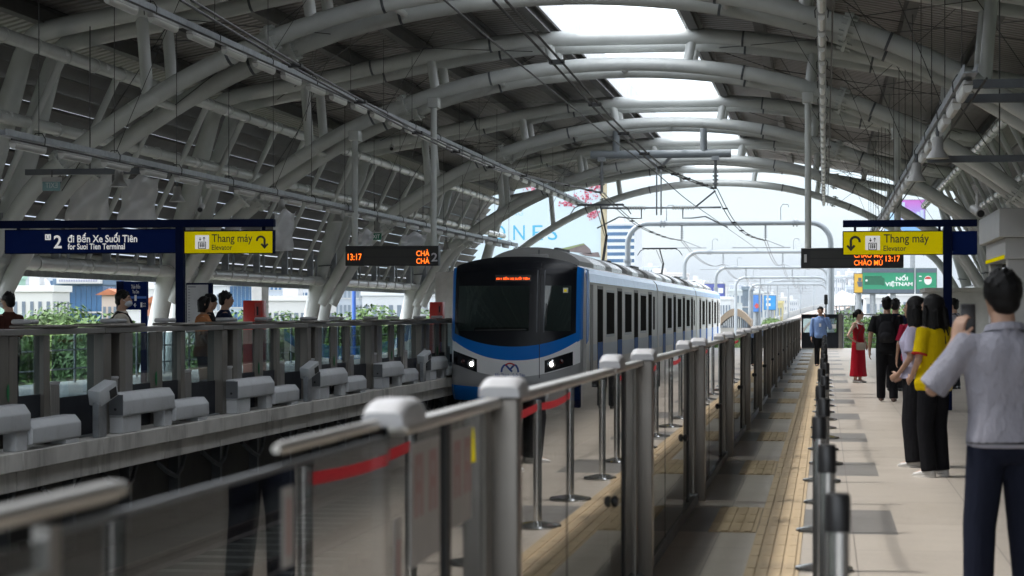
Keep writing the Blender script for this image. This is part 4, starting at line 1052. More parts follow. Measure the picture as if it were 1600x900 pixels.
def W(px, py, X):
    d = F*X/(CT*(px-XV)); return (X, (d + X*ST)/CT, EYE+(YH-py)*d/F)
def smooth_pts(pts, n=5):
    out = []
    for i in range(len(pts)-1):
        p0 = pts[max(0,i-1)]; p1 = pts[i]; p2 = pts[i+1]; p3 = pts[min(len(pts)-1,i+2)]
        for k in range(n):
            t = k/n; out.append(tuple(.5*((2*p1[j]) + (-p0[j]+p2[j])*t + (2*p0[j]-5*p1[j]+4*p2[j]-p3[j])*t*t + (-p0[j]+3*p1[j]-3*p2[j]+p3[j])*t**3) for j in range(3)))
    return out + [pts[-1]]
def twin(lab, segs, r=.015):
    base = segs[0][0]
    t = thing('catenary_wire', lab, 'overhead wire', base, 'overhead wires')
    for dx in (-.06, .06):
        w = MB()
        for sg in segs: w.tube([(p[0]+dx, p[1], p[2]) for p in smooth_pts(sg)], r, 6, cap=True)
        w.build('wire', M['wire'], t)
    for sg in segs:
        acc = 0; pts = smooth_pts(sg, 8); nxt = 4.1; n = 0
        for a, b in zip(pts, pts[1:]):
            acc += (Vector(b)-Vector(a)).length
            if acc > nxt and n < 14:
                nxt += 4.1; n += 1
                if sg is segs[0] or sg is segs[1]: MB().box(b[0]-.09,b[0]+.09,b[1]-.06,b[1]+.06,b[2]-.025,b[2]+.025).build('spacer_clamp', M['black'], t)
rs1 = [W(780,0,-3.2), W(870,97,-3.2), W(937,171,-3.2), W(985,219,-3.2), W(1020,251,-3.2), W(1054.7,272,-3.3), (-3.38,64.2,5.35)]
rs2 = [(-3.38,64.2,5.35), W(1143.7,343.7,-3.2), W(1168.7,367,-3.0), (-2.85,100,4.98)]
def span(Y0, Y1, z0, z1, x0, x1, sag=.55): return [(x0+(x1-x0)*k/4, Y0+(Y1-Y0)*k/4, z0+(z1-z0)*k/4 - sag*(1-(k/2-1)**2)) for k in range(5)]
pz = [5.0, 4.8, 4.6, 4.4, 4.2]
ext = lambda x: [span(100+41*i, 141+41*i, pz[i], pz[i+1], x, x) for i in range(4)]
twin('twin overhead wire of the right track, swooping from the top of the skylight', [rs1, rs2] + ext(-2.85))
ls1 = [W(290,0,-6.9), W(462,103,-6.9), W(592,175,-6.9), W(684,223.5,-6.9), W(753,255,-6.9), W(800,270,-6.9), (-6.9,64.2,5.25)]
ls2 = [(-6.95,64.2,5.25), W(994,350,-6.9), W(1037.5,370,-6.9), (-6.9,100,5.0)]
twin('twin overhead wire of the left track above the cab of the train', [ls1, ls2] + ext(-6.9))
o = MB().tube(smooth_pts([W(a, b, -4.6) for a, b in ((660,-30),(694,0),(800,90),(900,172),(937,203),(1025,270),(1072,311),(1119,344),(1184,390))]), .014, 6).build('earth_wire', M['wire'], None)
tag(o, 'single thin dark wire between the two tracks below the twin wire', 'overhead wire', 'overhead wires')
# ================================================================== PEOPLE
def remeshed(mb, name, m, parent, voxel, smooth=4, H=1.0):
    me = bpy.data.meshes.new(name); me.from_pydata([tuple(c*H for c in v) for v in mb.v], [], mb.f)
    bm = bmesh.new(); bm.from_mesh(me); bmesh.ops.recalc_face_normals(bm, faces=bm.faces); bm.to_mesh(me); bm.free()
    o = bpy.data.objects.new(name, me); COL.objects.link(o)
    md = o.modifiers.new('r', 'REMESH'); md.mode = 'VOXEL'; md.voxel_size = voxel; md.use_smooth_shade = True
    if smooth:
        s = o.modifiers.new('s', 'SMOOTH'); s.factor = .5; s.iterations = smooth
    bpy.context.view_layer.update()
    me2 = bpy.data.meshes.new_from_object(o.evaluated_get(bpy.context.evaluated_depsgraph_get()))
    o.modifiers.clear(); o.data = me2; me2.name = name; bpy.data.meshes.remove(me)
    me2.materials.clear(); me2.materials.append(m); o.parent = parent
    return o
def cloth(name, c, scale=9, b=.5):
    if name in CACHE: return CACHE[name]
    m, t, p = nt(name); co = coords(t)
    n1 = noise(t, co, scale, 4, .6, (1,1,.55)); n2 = noise(t, co, 160, 2)
    col = mix_c(t, ramp(t, n1, .3, .7), tuple(x*.85 for x in c), tuple(min(1,x*1.1) for x in c))
    t.links.new(col, p.inputs['Base Color']); p.inputs['Roughness'].default_value = .85; p.inputs['Specular IOR Level'].default_value = .06
    h = math_n(t, 'ADD', n1, math_n(t, 'MULTIPLY', n2, .05))
    bump(t, p, h, b, .05); CACHE[name] = m; return m
SKIN = mat('skin', (.40,.24,.165), .55, 0, .08, 14); HAIR = mat('black_hair', (.006,.0055,.0055), .5, 0, .3, 60, (1,1,.12), bmp=.4, bscale=150, spec=.18)
def rings(tab, n=18, sc=1.0, ex=0, cy=0):
    out = []
    for z, rx, ry, *o in tab:
        y = o[0] if o else 0; x = o[1] if len(o) > 1 else 0
        out.append([(x+(rx+ex)*sc*math.copysign(abs(math.cos(a))**.85, math.cos(a)), y+cy+(ry+ex)*sc*math.copysign(abs(math.sin(a))**.9, math.sin(a)), z) for a in [2*math.pi*k/n for k in range(n)]])
    return out
TORSO_M = [(.455,.060,.050),(.48,.088,.062),(.52,.096,.068),(.57,.090,.063),(.62,.089,.062,.004),(.68,.096,.064,.004),(.745,.106,.066),(.785,.104,.060,-.004),(.812,.080,.048,-.006),(.832,.046,.040,-.004),(.85,.034,.036,.0),(.885,.033,.036,.008)]
TORSO_F = [(.455,.060,.052),(.48,.092,.066),(.52,.100,.072),(.57,.086,.060),(.62,.076,.054),(.68,.084,.060,.004),(.735,.092,.070,.010),(.785,.088,.054,-.002),(.812,.066,.042,-.006),(.832,.038,.034,-.004),(.85,.028,.030,.0),(.885,.028,.031,.008)]
def hand(mb, wrist, d, nrm, s=1, curl=.5, scale=1.0):
    """palm and five fingers from the wrist along d; nrm = palm normal; s=+1 thumb on the +side"""
    w = Vector(wrist); d = Vector(d).normalized(); nrm = Vector(nrm); nrm = (nrm - d*nrm.dot(d)).normalized(); sd = d.cross(nrm)*s
    k = scale
    rr = []
    for f, hw, ht in ((0,.015,.012),(.020,.021,.011),(.042,.024,.010),(.056,.023,.008)):
        rr.append([w + d*f*k + sd*hw*k*math.cos(a) + nrm*ht*k*math.sin(a) for a in [2*math.pi*i/10 for i in range(10)]])
    mb.loft(rr)
    for off, L in ((.0165,.040),(.0055,.046),(-.0055,.043),(-.016,.034)):
        p = w + d*.050*k + sd*off*k; pts = [p]; a = 0; dd = d
        for j, f in enumerate((.45,.3,.25)):
            a += curl*(.35+.35*j); dd = (d*math.cos(a) + nrm*math.sin(a)); pts.append(pts[-1] + dd*L*f*k)
        mb.tube(pts, [.0056*k,.0054*k,.0048*k,.0038*k], 8)
    p = w + d*.014*k + sd*.016*k; t1 = (d*.7 + sd*.75 + nrm*.25).normalized(); t2 = (d*.9 + sd*.25 + nrm*.4).normalized()
    mb.tube([p, p+t1*.024*k, p+t1*.024*k+t2*.022*k], [.0075*k,.0065*k,.005*k], 8)
def person(label, loc, rz, H, top, bottom, pose=None, sex='m', sleeve=.85, hair='short', shoe=None, voxel=.011, skin=None, dress=None, glasses=False, mask=False, cap=None, hat=None, head_turn=0, tuck=False, group=None, toptrim=None, flare=1.0, topz=None, shoecol=None):
    pose = pose or {}
    t = thing('person', label, 'person', (0,0,0), group)
    sk = skin or SKIN; T = TORSO_M if sex == 'm' else TORSO_F; shw = .112 if sex == 'm' else .096
    J = dict(hL=(-.050,0,.49), kL=(-.056,.012,.275), aL=(-.058,-.012,.045), hR=(.050,0,.49), kR=(.056,.012,.275), aR=(.058,-.012,.045),
             eL=(-.145,-.012,.635), wL=(-.150,.035,.490), dL=(0,.15,-1), eR=(.145,-.012,.635), wR=(.150,.035,.490), dR=(0,.15,-1), lean=0)
    J.update(pose)
    sL, sR = Vector((-shw,-.004,.795)), Vector((shw,-.004,.795))
    V = {k: Vector(v) if isinstance(v, tuple) else v for k, v in J.items()}
    hc = Vector((0,.014,.932)); Mt = Matrix.Rotation(head_turn, 3, 'Z')
    b = MB(); b.loft(rings(T))
    armr = (.030,.026,.0235,.019,.0145) if sex == 'm' else (.026,.022,.020,.0165,.013)
    legr = (.052,.045,.036,.032,.022)
    def limb(mb, a, k, e, r, ex=0):
        a, k, e = Vector(a), Vector(k), Vector(e)
        mb.tube([a, a.lerp(k,.5), k, k.lerp(e,.35), e], [x+ex for x in r], 12)
    for s, sh in (('L', sL), ('R', sR)):
        limb(b, sh, V['e'+s], V['w'+s], armr)
        b.ell(sh, (.034,.034,.034), None, 12, 8)
        limb(b, V['h'+s], V['k'+s], V['a'+s], legr)
        hd = V['d'+s]; side = Vector((1,0,0)) if s == 'L' else Vector((-1,0,0))
        nr = J.get('n'+s); nr = Vector(nr) if nr else side
        hand(b, V['w'+s], hd, nr, s=(1 if s == 'R' else -1) * (1 if True else 1), curl=J.get('c'+s, .45), scale=1.0 if sex == 'm' else .92)
        a = V['a'+s]
        b.tube([a, a+Vector((0,.03,-.022)), a+Vector((0,.095,-.032))], [.022,.021,.012], 10)
    b.ell(hc, (.0445,.056,.066), Mt, 18, 14); b.ell(hc+Mt@Vector((0,.016,-.036)), (.034,.038,.034), Mt, 14, 10)
    b.tube([hc+Mt@Vector((0,.052,.010)), hc+Mt@Vector((0,.064,-.012)), hc+Mt@Vector((0,.054,-.018))], [.004,.008,.007], 8)
    for s in (-1, 1):
        b.ell(hc+Mt@Vector((s*.045,-.004,-.004)), (.006,.011,.017), Mt, 8, 6); b.ell(hc+Mt@Vector((s*.022,.046,.012)), (.014,.008,.006), Mt, 8, 6)
    b.ell(hc+Mt@Vector((0,.052,-.032)), (.013,.006,.005), Mt, 8, 6)
    remeshed(b, 'body', sk, t, voxel, 3, H)
    def small(n, m, fn):
        mb = MB(); fn(mb); mb.v = [tuple(c*H for c in v) for v in mb.v]; return mb.build(n, m, t, smooth=60)
    for s in (-1, 1):
        if not glasses: small('eye', M['black'], lambda mb, s=s: mb.ell(hc+Mt@Vector((s*.019,.0515,.004)), (.0065,.004,.0035), Mt, 8, 6))
        small('eyebrow', HAIR, lambda mb, s=s: mb.tube([hc+Mt@Vector((s*.010,.054,.017)), hc+Mt@Vector((s*.022,.052,.020)), hc+Mt@Vector((s*.033,.043,.015))], [.002,.003,.0015], 6))
    if not mask: small('lips', mat('lips', (.30,.10,.085), .5), lambda mb: mb.ell(hc+Mt@Vector((0,.056,-.033)), (.011,.004,.004), Mt, 8, 6))
    if glasses:
        def g(mb):
            for s in (-1, 1): mb.ell(hc+Mt@Vector((s*.021,.055,.006)), (.018,.005,.014), Mt, 12, 8); mb.tube([hc+Mt@Vector((s*.038,.050,.008)), hc+Mt@Vector((s*.047,0,.006))], .0025, 5)
            mb.tube([hc+Mt@Vector((-.006,.058,.008)), hc+Mt@Vector((.006,.058,.008))], .003, 5)
        small('sunglasses', M['black'], g)
    if mask:
        small('face_mask', mat('pale_mask', (.55,.58,.62), .8), lambda mb: (mb.ell(hc+Mt@Vector((0,.030,-.030)), (.039,.040,.030), Mt, 16, 10), mb.tube([hc+Mt@Vector((-.038,.035,-.02)), hc+Mt@Vector((-.047,0,0))], .0015, 4), mb.tube([hc+Mt@Vector((.038,.035,-.02)), hc+Mt@Vector((.047,0,0))], .0015, 4)))
    # hair
    hb = MB(); rr = random.Random(int(H*1000)+len(label))
    hb.ell(hc+Mt@Vector((0,-.010,.018)), (.056,.064,.062) if hair == 'messy' else (.050,.058,.058), Mt, 18, 12)
    if hair in ('short', 'messy'):
        hb.ell(hc+Mt@Vector((0,-.030,-.014)), (.044,.036,.040), Mt, 14, 10)
        for k in range(80 if hair == 'messy' else 26):
            a = rr.uniform(0, 6.28); e = rr.uniform(.15, 1.4); q = Vector((math.cos(a)*math.cos(e)*.050, math.sin(a)*math.cos(e)*.058-.010, math.sin(e)*.058+.018))
            dd = (q.normalized()+Vector((rr.uniform(-.6,.6), rr.uniform(-.6,.6), rr.uniform(-.2,.5)))).normalized()
            L = .017 if hair == 'messy' else .011
            hb.tube([hc+Mt@(q*.94), hc+Mt@(q+dd*L)], [.009 if hair != 'messy' else .007,.004 if hair != 'messy' else .002], 6)
    elif hair == 'bun':
        hb.ell(hc+Mt@Vector((0,-.030,-.012)), (.044,.034,.038), Mt, 14, 10); hb.ell(hc+Mt@Vector((0,-.068,.004)), (.022,.024,.028), Mt, 12, 8); hb.ell(hc+Mt@Vector((0,-.078,-.03)), (.014,.014,.03), Mt, 10, 8)
    elif hair == 'verylong':
        hb.loft([[hc+Vector((rx*math.cos(a), -.020+y+ry*math.sin(a), z-hc.z)) for a in [2*math.pi*k/18 for k in range(18)]] for z, rx, ry, y in ((1.0,.02,.02,0),(.985,.046,.050,0),(.95,.058,.060,.004),(.90,.066,.060,.006),(.85,.078,.058,.0),(.79,.092,.054,-.010),(.74,.092,.046,-.022),(.70,.080,.034,-.032),(.675,.05,.02,-.035))])
        for k in range(30):
            a = rr.uniform(2.6, 6.8); z = rr.uniform(.70,.95); hb.tube([hc+Vector((.07*math.cos(a), -.02+.055*math.sin(a), z-hc.z)), hc+Vector((.088*math.cos(a), -.03+.062*math.sin(a), z-.10-hc.z))], [.010,.006], 6)
    else:
        L = .80 if hair == 'long' else .865
        hb.loft([[hc+Mt@(Vector((rx*math.cos(a), -.022+y+ry*math.sin(a), 0)))+Vector((0,0,z-hc.z)) for a in [2*math.pi*k/16 for k in range(16)]] for z, rx, ry, y in ((.99,.02,.02,0),(.97,.046,.048,0),(.93,.054,.048,0),(.89,.060,.040,-.004),(.86,.064,.036,-.008),(.5*(L+.86),.062,.032,-.012),(L,.040,.018,-.014))])
        for s in (-1, 1): hb.tube([hc+Mt@Vector((s*.020,.040,.062)), hc+Mt@Vector((s*.044,.032,.030)), hc+Mt@Vector((s*.050,.018,-.02)), hc+Mt@Vector((s*.052,.008,(L-hc.z)*.7))], [.012,.015,.014,.007], 8)
    remeshed(hb, 'hair', HAIR, t, max(.008, voxel*.9), 2, H)
    if cap: small('cap', cap, lambda mb: (mb.ell(hc+Mt@Vector((0,-.002,.028)), (.054,.064,.052), Mt, 18, 10), mb.obox(hc+Mt@Vector((0,.078,.022)), (.034,.034,.003), Mt)))
    # clothes
    if dress:
        d = MB(); d.loft(rings([(.085,.118*flare,.100*flare),(.25,.112*flare,.095*flare),(.42,.104,.085),(.52,.104,.078),(.60,.084,.062),(.66,.086,.062),(.73,.098,.076,.010),(.775,.086,.060,.002),(.80,.074,.048,-.004)], 28))
        for a in (0, 1.1, 2.2, 3.3, 4.4, 5.5): d.tube([(.07*math.cos(a), .055*math.sin(a), .48), (.108*flare*math.cos(a), .092*flare*math.sin(a), .087)], [.012,.026], 8)
        for s in (-1, 1): d.tube([(s*.062,.045,.765),(s*.066,.0,.815),(s*.062,-.045,.765)], .012, 8)
        remeshed(d, 'dress', dress, t, .012, 3, H)
        small('neck_trim', M['white'], lambda mb: mb.tube([(.05*math.cos(a), .040*math.sin(a)+.018, .802+.012*abs(math.cos(a))-.008*math.sin(a)) for a in [2*math.pi*k/20 for k in range(21)]], .007, 6))
        for s in (-1, 1): small('arm_trim', M['white'], lambda mb, s=s: mb.tube([(s*.088,.050,.735),(s*.084,.030,.795),(s*.082,-.03,.80),(s*.088,-.05,.735)], .006, 6))
    else:
        z0 = topz or (.475 if not tuck else .50)
        sh = MB(); tb = [r for r in T if z0 < r[0] < .84]
        first = (z0, interp([(r[0], r[1]) for r in T], z0), interp([(r[0], r[2]) for r in T], z0))
        sh.loft(rings([first]+tb, 22, 1.0, .013 if sex == 'm' else .020))
        sh.tube([(.040*math.cos(a), .036*math.sin(a)-.002, .838) for a in [2*math.pi*k/14 for k in range(15)]], .009, 8)
        for s, shd in (('L', sL), ('R', sR)):
            e, w = V['e'+s], V['w'+s]; x = .016
            root = shd + Vector((-.03 if s == 'R' else .03, 0, -.012))
            if sleeve <= 1: sh.tube([root, shd, shd.lerp(e, sleeve*.5), shd.lerp(e, sleeve)], [.046,.044,armr[1]+x,armr[1]+x+.003], 12)
            else: sh.tube([root, shd, shd.lerp(e,.5), e, e.lerp(w,.4), e.lerp(w,.93)], [.046,.044,armr[1]+x,armr[2]+x,armr[3]+x,armr[4]+.010], 12)
        if tuck:
            for s in (-1, 1): sh.loft([[(s*(.006+.040*u)+.0, -.050*math.cos(u*1.4)-.004, .846-.012*v*1.0-.004*u) for v in (0,1)] + [(s*(.006+.040*u), -.050*math.cos(u*1.4)-.012, .846-.020*v-.004*u) for v in (1,0)] for u in (0,.3,.6,1)])
        remeshed(sh, 'shirt', top, t, max(.009, voxel), 4, H)
        if toptrim:
            for s, shd in (('L', sL), ('R', sR)):
                p = shd.lerp(V['e'+s], sleeve); q = shd.lerp(V['e'+s], sleeve-.06)
                small('sleeve_cuff', toptrim, lambda mb, p=p, q=q: mb.tube([q, p], armr[1]+.021, 14))
        tz = MB(); tt = [r for r in T if r[0] <= .57]
        tz.loft(rings(tt, 20, 1.0, .008))
        wide = .010 + .012*(flare-1)*3
        for s in ('L', 'R'):
            a = V['a'+s]+Vector((0,0,-.012))
            tz.tube([V['h'+s]+Vector((0,0,.01)), V['h'+s].lerp(V['k'+s],.5), V['k'+s], V['k'+s].lerp(a,.4), a], [.058,.047+wide*.6,.038+wide,.033+wide*1.2,.027+wide*1.5], 14)
        remeshed(tz, 'trousers', bottom, t, max(.010, voxel), 3, H)
        if tuck: small('collar', top, lambda mb: mb.loft([[((.043+o)*math.cos(a)*(1+.05*k), (.040+o)*math.sin(a)*(1+.05*k)-.006, z-.010*math.sin(a)) for a in [2*math.pi*i/20 for i in range(20)]] for k, o, z in ((0,.004,.828),(0,.006,.850),(1,.008,.852),(3,.011,.832))]))
        if tuck: small('belt', M['black'], lambda mb: mb.loft(rings([(.512,.108,.081),(.535,.106,.079)], 22)))
    if shoe:
        for s in ('L', 'R'):
            a = V['a'+s]
            def f(mb, a=a):
                zb = a.z-.045
                mb.loft([[(a.x+hw*math.cos(q), a.y+y, zb+.001+max(0, h*.5+h*.5*math.sin(q))) for q in [2*math.pi*k/12 for k in range(12)]] for y, hw, h in ((-.040,.012,.03),(-.030,.022,.045),(0,.025,.050),(.03,.027,.040),(.07,.030,.028),(.095,.022,.022),(.108,.008,.012))])
            small('shoe', shoe, f)
            if shoecol: small('shoe_sole', shoecol, lambda mb, a=a: mb.loft([[(a.x+hw*math.cos(q), a.y+.033+ly*math.sin(q), a.z-.045+z) for q in [2*math.pi*k/16 for k in range(16)]] for hw, ly, z in ((.030,.078,.0005),(.031,.080,.012))]))
    t.location = loc; t.rotation_euler = (0,0,rz)
    return t
def pack(label, loc, rz, H, m):
    t = thing('backpack', label, 'backpack', (0,0,0))
    b = MB(); b.loft(rings([(.565,.05,.02,-.095),(.575,.075,.036,-.10),(.63,.082,.044,-.105),(.70,.078,.040,-.100),(.755,.055,.030,-.095),(.775,.03,.015,-.09)], 20))
    b.ell((0,-.145,.625), (.055,.022,.042), None, 14, 10)
    remeshed(b, 'bag', m, t, .011, 2, H)
    for s in (-1, 1):
        mb = MB(); mb.tube([tuple(c*H for c in p) for p in ((s*.05,-.085,.765),(s*.058,-.03,.835),(s*.062,.04,.815),(s*.068,.086,.74),(s*.080,.05,.64),(s*.07,-.07,.60))], .011*H, 8); mb.build('strap', m, t, smooth=60)
    t.location = loc; t.rotation_euler = (0,0,rz); return t
def at(px, d):
    X = CT*(px-XV)*d/F; return (X, (d + X*ST)/CT, 0)
C = dict(white=cloth('white_shirt_cloth', (.28,.277,.32), 7, .9), yellow=cloth('yellow_tee_cloth', (.58,.42,.004), 7), lav=cloth('pale_lavender_cloth', (.45,.42,.55)), blk=cloth('black_cloth', (.012,.012,.014)), blk2=cloth('black_trouser_cloth', (.010,.010,.012), 5),
         navy=cloth('navy_trouser_cloth', (.010,.012,.022), 5), red=cloth('red_dress_cloth', (.26,.006,.014), 6), redt=cloth('red_tee_cloth', (.30,.015,.04)), blue=cloth('light_blue_shirt_cloth', (.20,.31,.58)), brown=cloth('brown_tee_cloth', (.055,.022,.016)),
         cream=cloth('cream_shirt_cloth', (.50,.46,.39)), orange=cloth('orange_blouse_cloth', (.40,.17,.07)), dnavy=cloth('navy_shirt_cloth', (.010,.014,.035)))
# near photographer
pl = at(1568, 9.95)
person('photographer seen from behind in pale dress shirt and belt, raising a phone', pl, .30, 1.69, C['white'], C['navy'], dict(eL=(-.200,.045,.665), wL=(-.100,.118,.805), dL=(.28,.05,1), nL=(.8,.5,.1), cL=.7, eR=(.190,.04,.640), wR=(.075,.165,.775), dR=(-.2,.05,1), nR=(-.3,.9,.1), cR=.7, kL=(-.070,.006,.275), aL=(-.082,-.012,.045), kR=(.066,.012,.275), aR=(.075,-.012,.045)),
       'm', .98, 'messy', M['black'], .0065, tuck=True)
th_ = thing('smartphone', 'black smartphone held up beside the photographer head', 'phone', (0,0,0))
MB().box(-.036,.036,-.005,.005,-.075,.075).build('phone_body', M['black'], th_, bevel=.004); MB().tube([(-.022,-.0065,.055),(-.022,-.005,.055)], .006, 10).build('phone_lens', M['wglass'], th_)
c_, s_ = math.cos(.30), math.sin(.30); q = (-.058*1.69, .125*1.69); th_.location = (pl[0]+q[0]*c_-q[1]*s_, pl[1]+q[0]*s_+q[1]*c_, (.868)*1.69); th_.rotation_euler = (rad(-6), 0, .30-.25)
# two women behind him
fwd = dict(eL=(-.135,.0,.640), wL=(-.085,.085,.545), dL=(.45,1,-.55), nL=(1,-.2,0), cL=.6, eR=(.135,.0,.640), wR=(.075,.095,.535), dR=(-.45,1,-.55), nR=(-1,-.2,0), cR=.6)
sneaker = mat('white_sneaker', (.48,.47,.45), .6); sole = mat('pale_sole', (.55,.53,.50), .6)
yl = at(1459, 18.7)
yw = person('woman in a bright yellow tee shirt with long black hair', yl, .85, 1.66, C['yellow'], C['blk2'], fwd, 'f', .80, 'verylong', sneaker, .0075, toptrim=cloth('red_cuff_cloth', (.40,.03,.02)), shoecol=sole, topz=.47)
sx = Vector((-.150, .03, .735))*1.66
MB().tube([(sx.x-.010, sx.y, sx.z), (sx.x+.012, sx.y, sx.z)], .026, 20).build('sleeve_badge', mat('pale_blue_badge', (.25,.48,.62), .6), yw)
person('woman in a pale lavender top and wide black trousers behind the yellow tee shirt', at(1432, 19.9), 1.25, 1.65, C['lav'], C['blk'], fwd, 'f', .80, 'verylong', sneaker, .0085, flare=1.35, shoecol=sole, topz=.52)
# farther people on the right platform
bl = at(1386, 34.3)
person('man seen from behind in black tee shirt and trousers with a backpack', bl, -.08, 1.75, C['blk'], C['blk2'], dict(kR=(.058,.05,.275), aR=(.062,.0,.045), aL=(-.060,.06,.050), eL=(-.155,-.03,.640), wL=(-.165,.00,.490)), 'm', .82, 'short', mat('brown_sandal', (.07,.04,.03), .6), .009)
pack('black backpack worn by the man in black', bl, -.08, 1.75, cloth('black_nylon', (.022,.022,.025), 12))
person('person in a red tee shirt half hidden behind the women', at(1427, 31.0), .2, 1.60, C['redt'], C['blk'], None, 'f', .82, 'long', M['black'], .010)
person('dark haired man in a navy shirt hidden behind the backpack man', at(1399, 39), -.3, 1.75, C['dnavy'], C['blk2'], None, 'm', .82, 'short', M['black'], .011)
rl = at(1341, 43.6)
person('woman in a long sleeveless red dress with a hand on her hip', rl, -2.15, 1.56, None, None, dict(eR=(.215,-.03,.640), wR=(.105,.02,.560), dR=(-.8,.5,-.3), nR=(0,0,-1), cR=.4, eL=(-.120,.0,.635), wL=(-.110,.06,.52), dL=(.2,.3,-1)), 'f', .8, 'bun', sneaker, .009, dress=C['red'], glasses=True, head_turn=.45, skin=mat('light_skin', (.45,.28,.21), .55, 0, .06, 14))
bg = thing('shoulder_bag', 'small pale handbag hanging at the side of the red dress', 'bag', (0,0,0))
MB().box(-.10,.10,-.035,.035,.70,.86).build('pouch', mat('taupe_bag', (.25,.21,.17), .5), bg, bevel=.02); MB().tube([(-.09,0,.85),(-.05,-.02,1.05),(.10,-.09,1.27),(.14,-.10,1.29)], .006, 5).build('strap', M['black'], bg)
bg.location = (rl[0]+.05, rl[1]-.19, 0)
person('worker in a light blue shirt facing the camera, hand to his cheek', at(1282, 56.8), 3.10, 1.65, C['blue'], C['blk2'], dict(eL=(-.165,.06,.655), wL=(-.075,.085,.835), dL=(.15,.0,1), nL=(1,.2,0), cL=.5), 'm', 1.5, 'short', M['black'], .010)
lt = at(1282, 56.8); o = thing('lanyard_card', 'white staff card hanging from a lanyard on the blue shirt', 'card', (0,0,0))
MB().box(-.03,.03,-.003,.003,1.10,1.19).build('card', M['white'], o); MB().tube([(-.05,.02,1.38),(0,-.01,1.19),(.05,.02,1.38)], .004, 5).build('cord', M['black'], o); o.location = (lt[0]-.01, lt[1]-.135, 0)
wl = at(1491, 40)
person('dark haired person in a white shirt standing right of the navy sign post', wl, 1.2, 1.76, C['white'], C['blk'], None, 'm', .85, 'short', M['black'], .011); pack('dark backpack on the person right of the sign post', wl, 1.2, 1.76, cloth('black_nylon', (.022,.022,.025), 12))
# left platform
person('man in a brown tee shirt and face mask at the far left platform edge', at(14, 29.5), 1.25, 1.78, C['brown'], C['blk'], fwd, 'm', .85, 'short', M['black'], .009, mask=True, glasses=False)
wl = at(190, 28.6)
person('man in a cream shirt and face mask walking past the station name sign', wl, -1.2, 1.80, C['cream'], C['blk'], None, 'm', .85, 'short', M['black'], .009, mask=True, head_turn=-.2)
pack('black backpack on the man in the cream shirt', wl, -1.2, 1.80, cloth('black_nylon', (.022,.022,.025), 12))
person('man in a black cap standing behind the woman in orange', at(326, 32.6), -1.25, 1.78, C['blk'], C['blk2'], None, 'm', .85, 'short', M['black'], .010, cap=C['blk'])
person('woman in an orange blouse with black hair by the map board', at(318, 31.4), -1.3, 1.74, C['orange'], C['blk'], fwd, 'f', .85, 'bob', M['black'], .009)
person('man in a navy shirt looking right, beside the map board', at(351, 32.0), -1.2, 1.82, C['dnavy'], C['blk2'], fwd, 'm', .85, 'short', M['black'], .009)
person('train driver in a light blue shirt seen through the windscreen', (-7.85, 47.25, -.12), 3.14, 1.66, C['blue'], C['blk2'], None, 'm', .85, 'short', M['black'], .012)
# ================================================================== CITY, TREES, BILLBOARDS
GZ = -11.5
def leafmat(name, c0, c1):
    m, t, b = nt(name); g = coords(t); n1 = noise(t, g, .9, 3); n2 = noise(t, g, 6, 2)
    col = mix_c(t, ramp(t, n1, .35, .65), c0, c1); col = mix_c(t, math_n(t, 'MULTIPLY', ramp(t, n2, .4, .7), .5), col, tuple(x*1.4 for x in c1))
    t.links.new(col, b.inputs['Base Color']); b.inputs['Roughness'].default_value = .6; b.inputs['Specular IOR Level'].default_value = .25
    return m
LEAF = [leafmat('leaf_green', (.06,.115,.028), (.11,.19,.045)), leafmat('leaf_olive', (.075,.11,.034), (.13,.175,.055)), leafmat('leaf_dark', (.045,.09,.026), (.085,.15,.04))]
BARK = mat('bark', (.10,.075,.055), .9, 0, .2, 4)
def crown_mesh(seed, H, rad_, n, leaf):
    r = random.Random(seed); cl = []
    for k in range(13):
        a = r.uniform(0, 6.28); q = r.random()**.6*rad_*.72; z = H*.55 + r.uniform(-.05,.34)*H*(1-.45*q/rad_)
        cl.append((q*math.cos(a), q*math.sin(a), z, r.uniform(.30,.50)*rad_))
    cl.append((0,0,H*.83,.42*rad_)); vs, fs = [], []
    for k in range(n):
        c = cl[r.randrange(len(cl))]
        d = Vector((r.gauss(0,1), r.gauss(0,1), r.gauss(0,1)*.8)).normalized()*c[3]*(r.random()**.35)
        d.z *= .75
        p = Vector(c[:3]) + d
        nrm = (d.normalized() + Vector((r.uniform(-.8,.8), r.uniform(-.8,.8), r.uniform(-.3,.9)))).normalized()
        a = nrm.orthogonal().normalized(); b = nrm.cross(a); an = r.uniform(0, 6.28)
        a, b = a*math.cos(an)+b*math.sin(an), b*math.cos(an)-a*math.sin(an)
        s = leaf*r.uniform(.6,1.3); o = len(vs)
        vs += [p-a*s, p+b*s*.45+nrm*s*.1, p+a*s, p-b*s*.45]; fs.append((o,o+1,o+2,o+3))
    return cl, vs, fs
def make_tree(seed, H, rad_, n, leaf, lm):
    t = thing('tree', '', 'tree', (0,0,0))
    cl, vs, fs = crown_mesh(seed, H, rad_, n, leaf)
    tk = MB(); tk.tube([(0,0,0),(.1,0,H*.25),(.0,.1,H*.5),(.05,0,H*.72)], [.28,.22,.17,.07], 10)
    tk.build('trunk', BARK, t, smooth=60)
    for c in cl[:8]: MB().tube([(.03,.03,H*.38), (c[0]*.5,c[1]*.5,(H*.42+c[2])/2), c[:3]], [.12,.08,.03], 7).build('limb', BARK, t, smooth=60)
    mb = MB(); mb.add(vs, fs); mb.build('crown', lm, t, solid=False)
    return t
protos = [make_tree(3, 13.0, 4.2, 15000, .18, LEAF[0]), make_tree(8, 12.6, 3.6, 12500, .18, LEAF[1]), make_tree(21, 13.3, 4.6, 16500, .18, LEAF[2])]
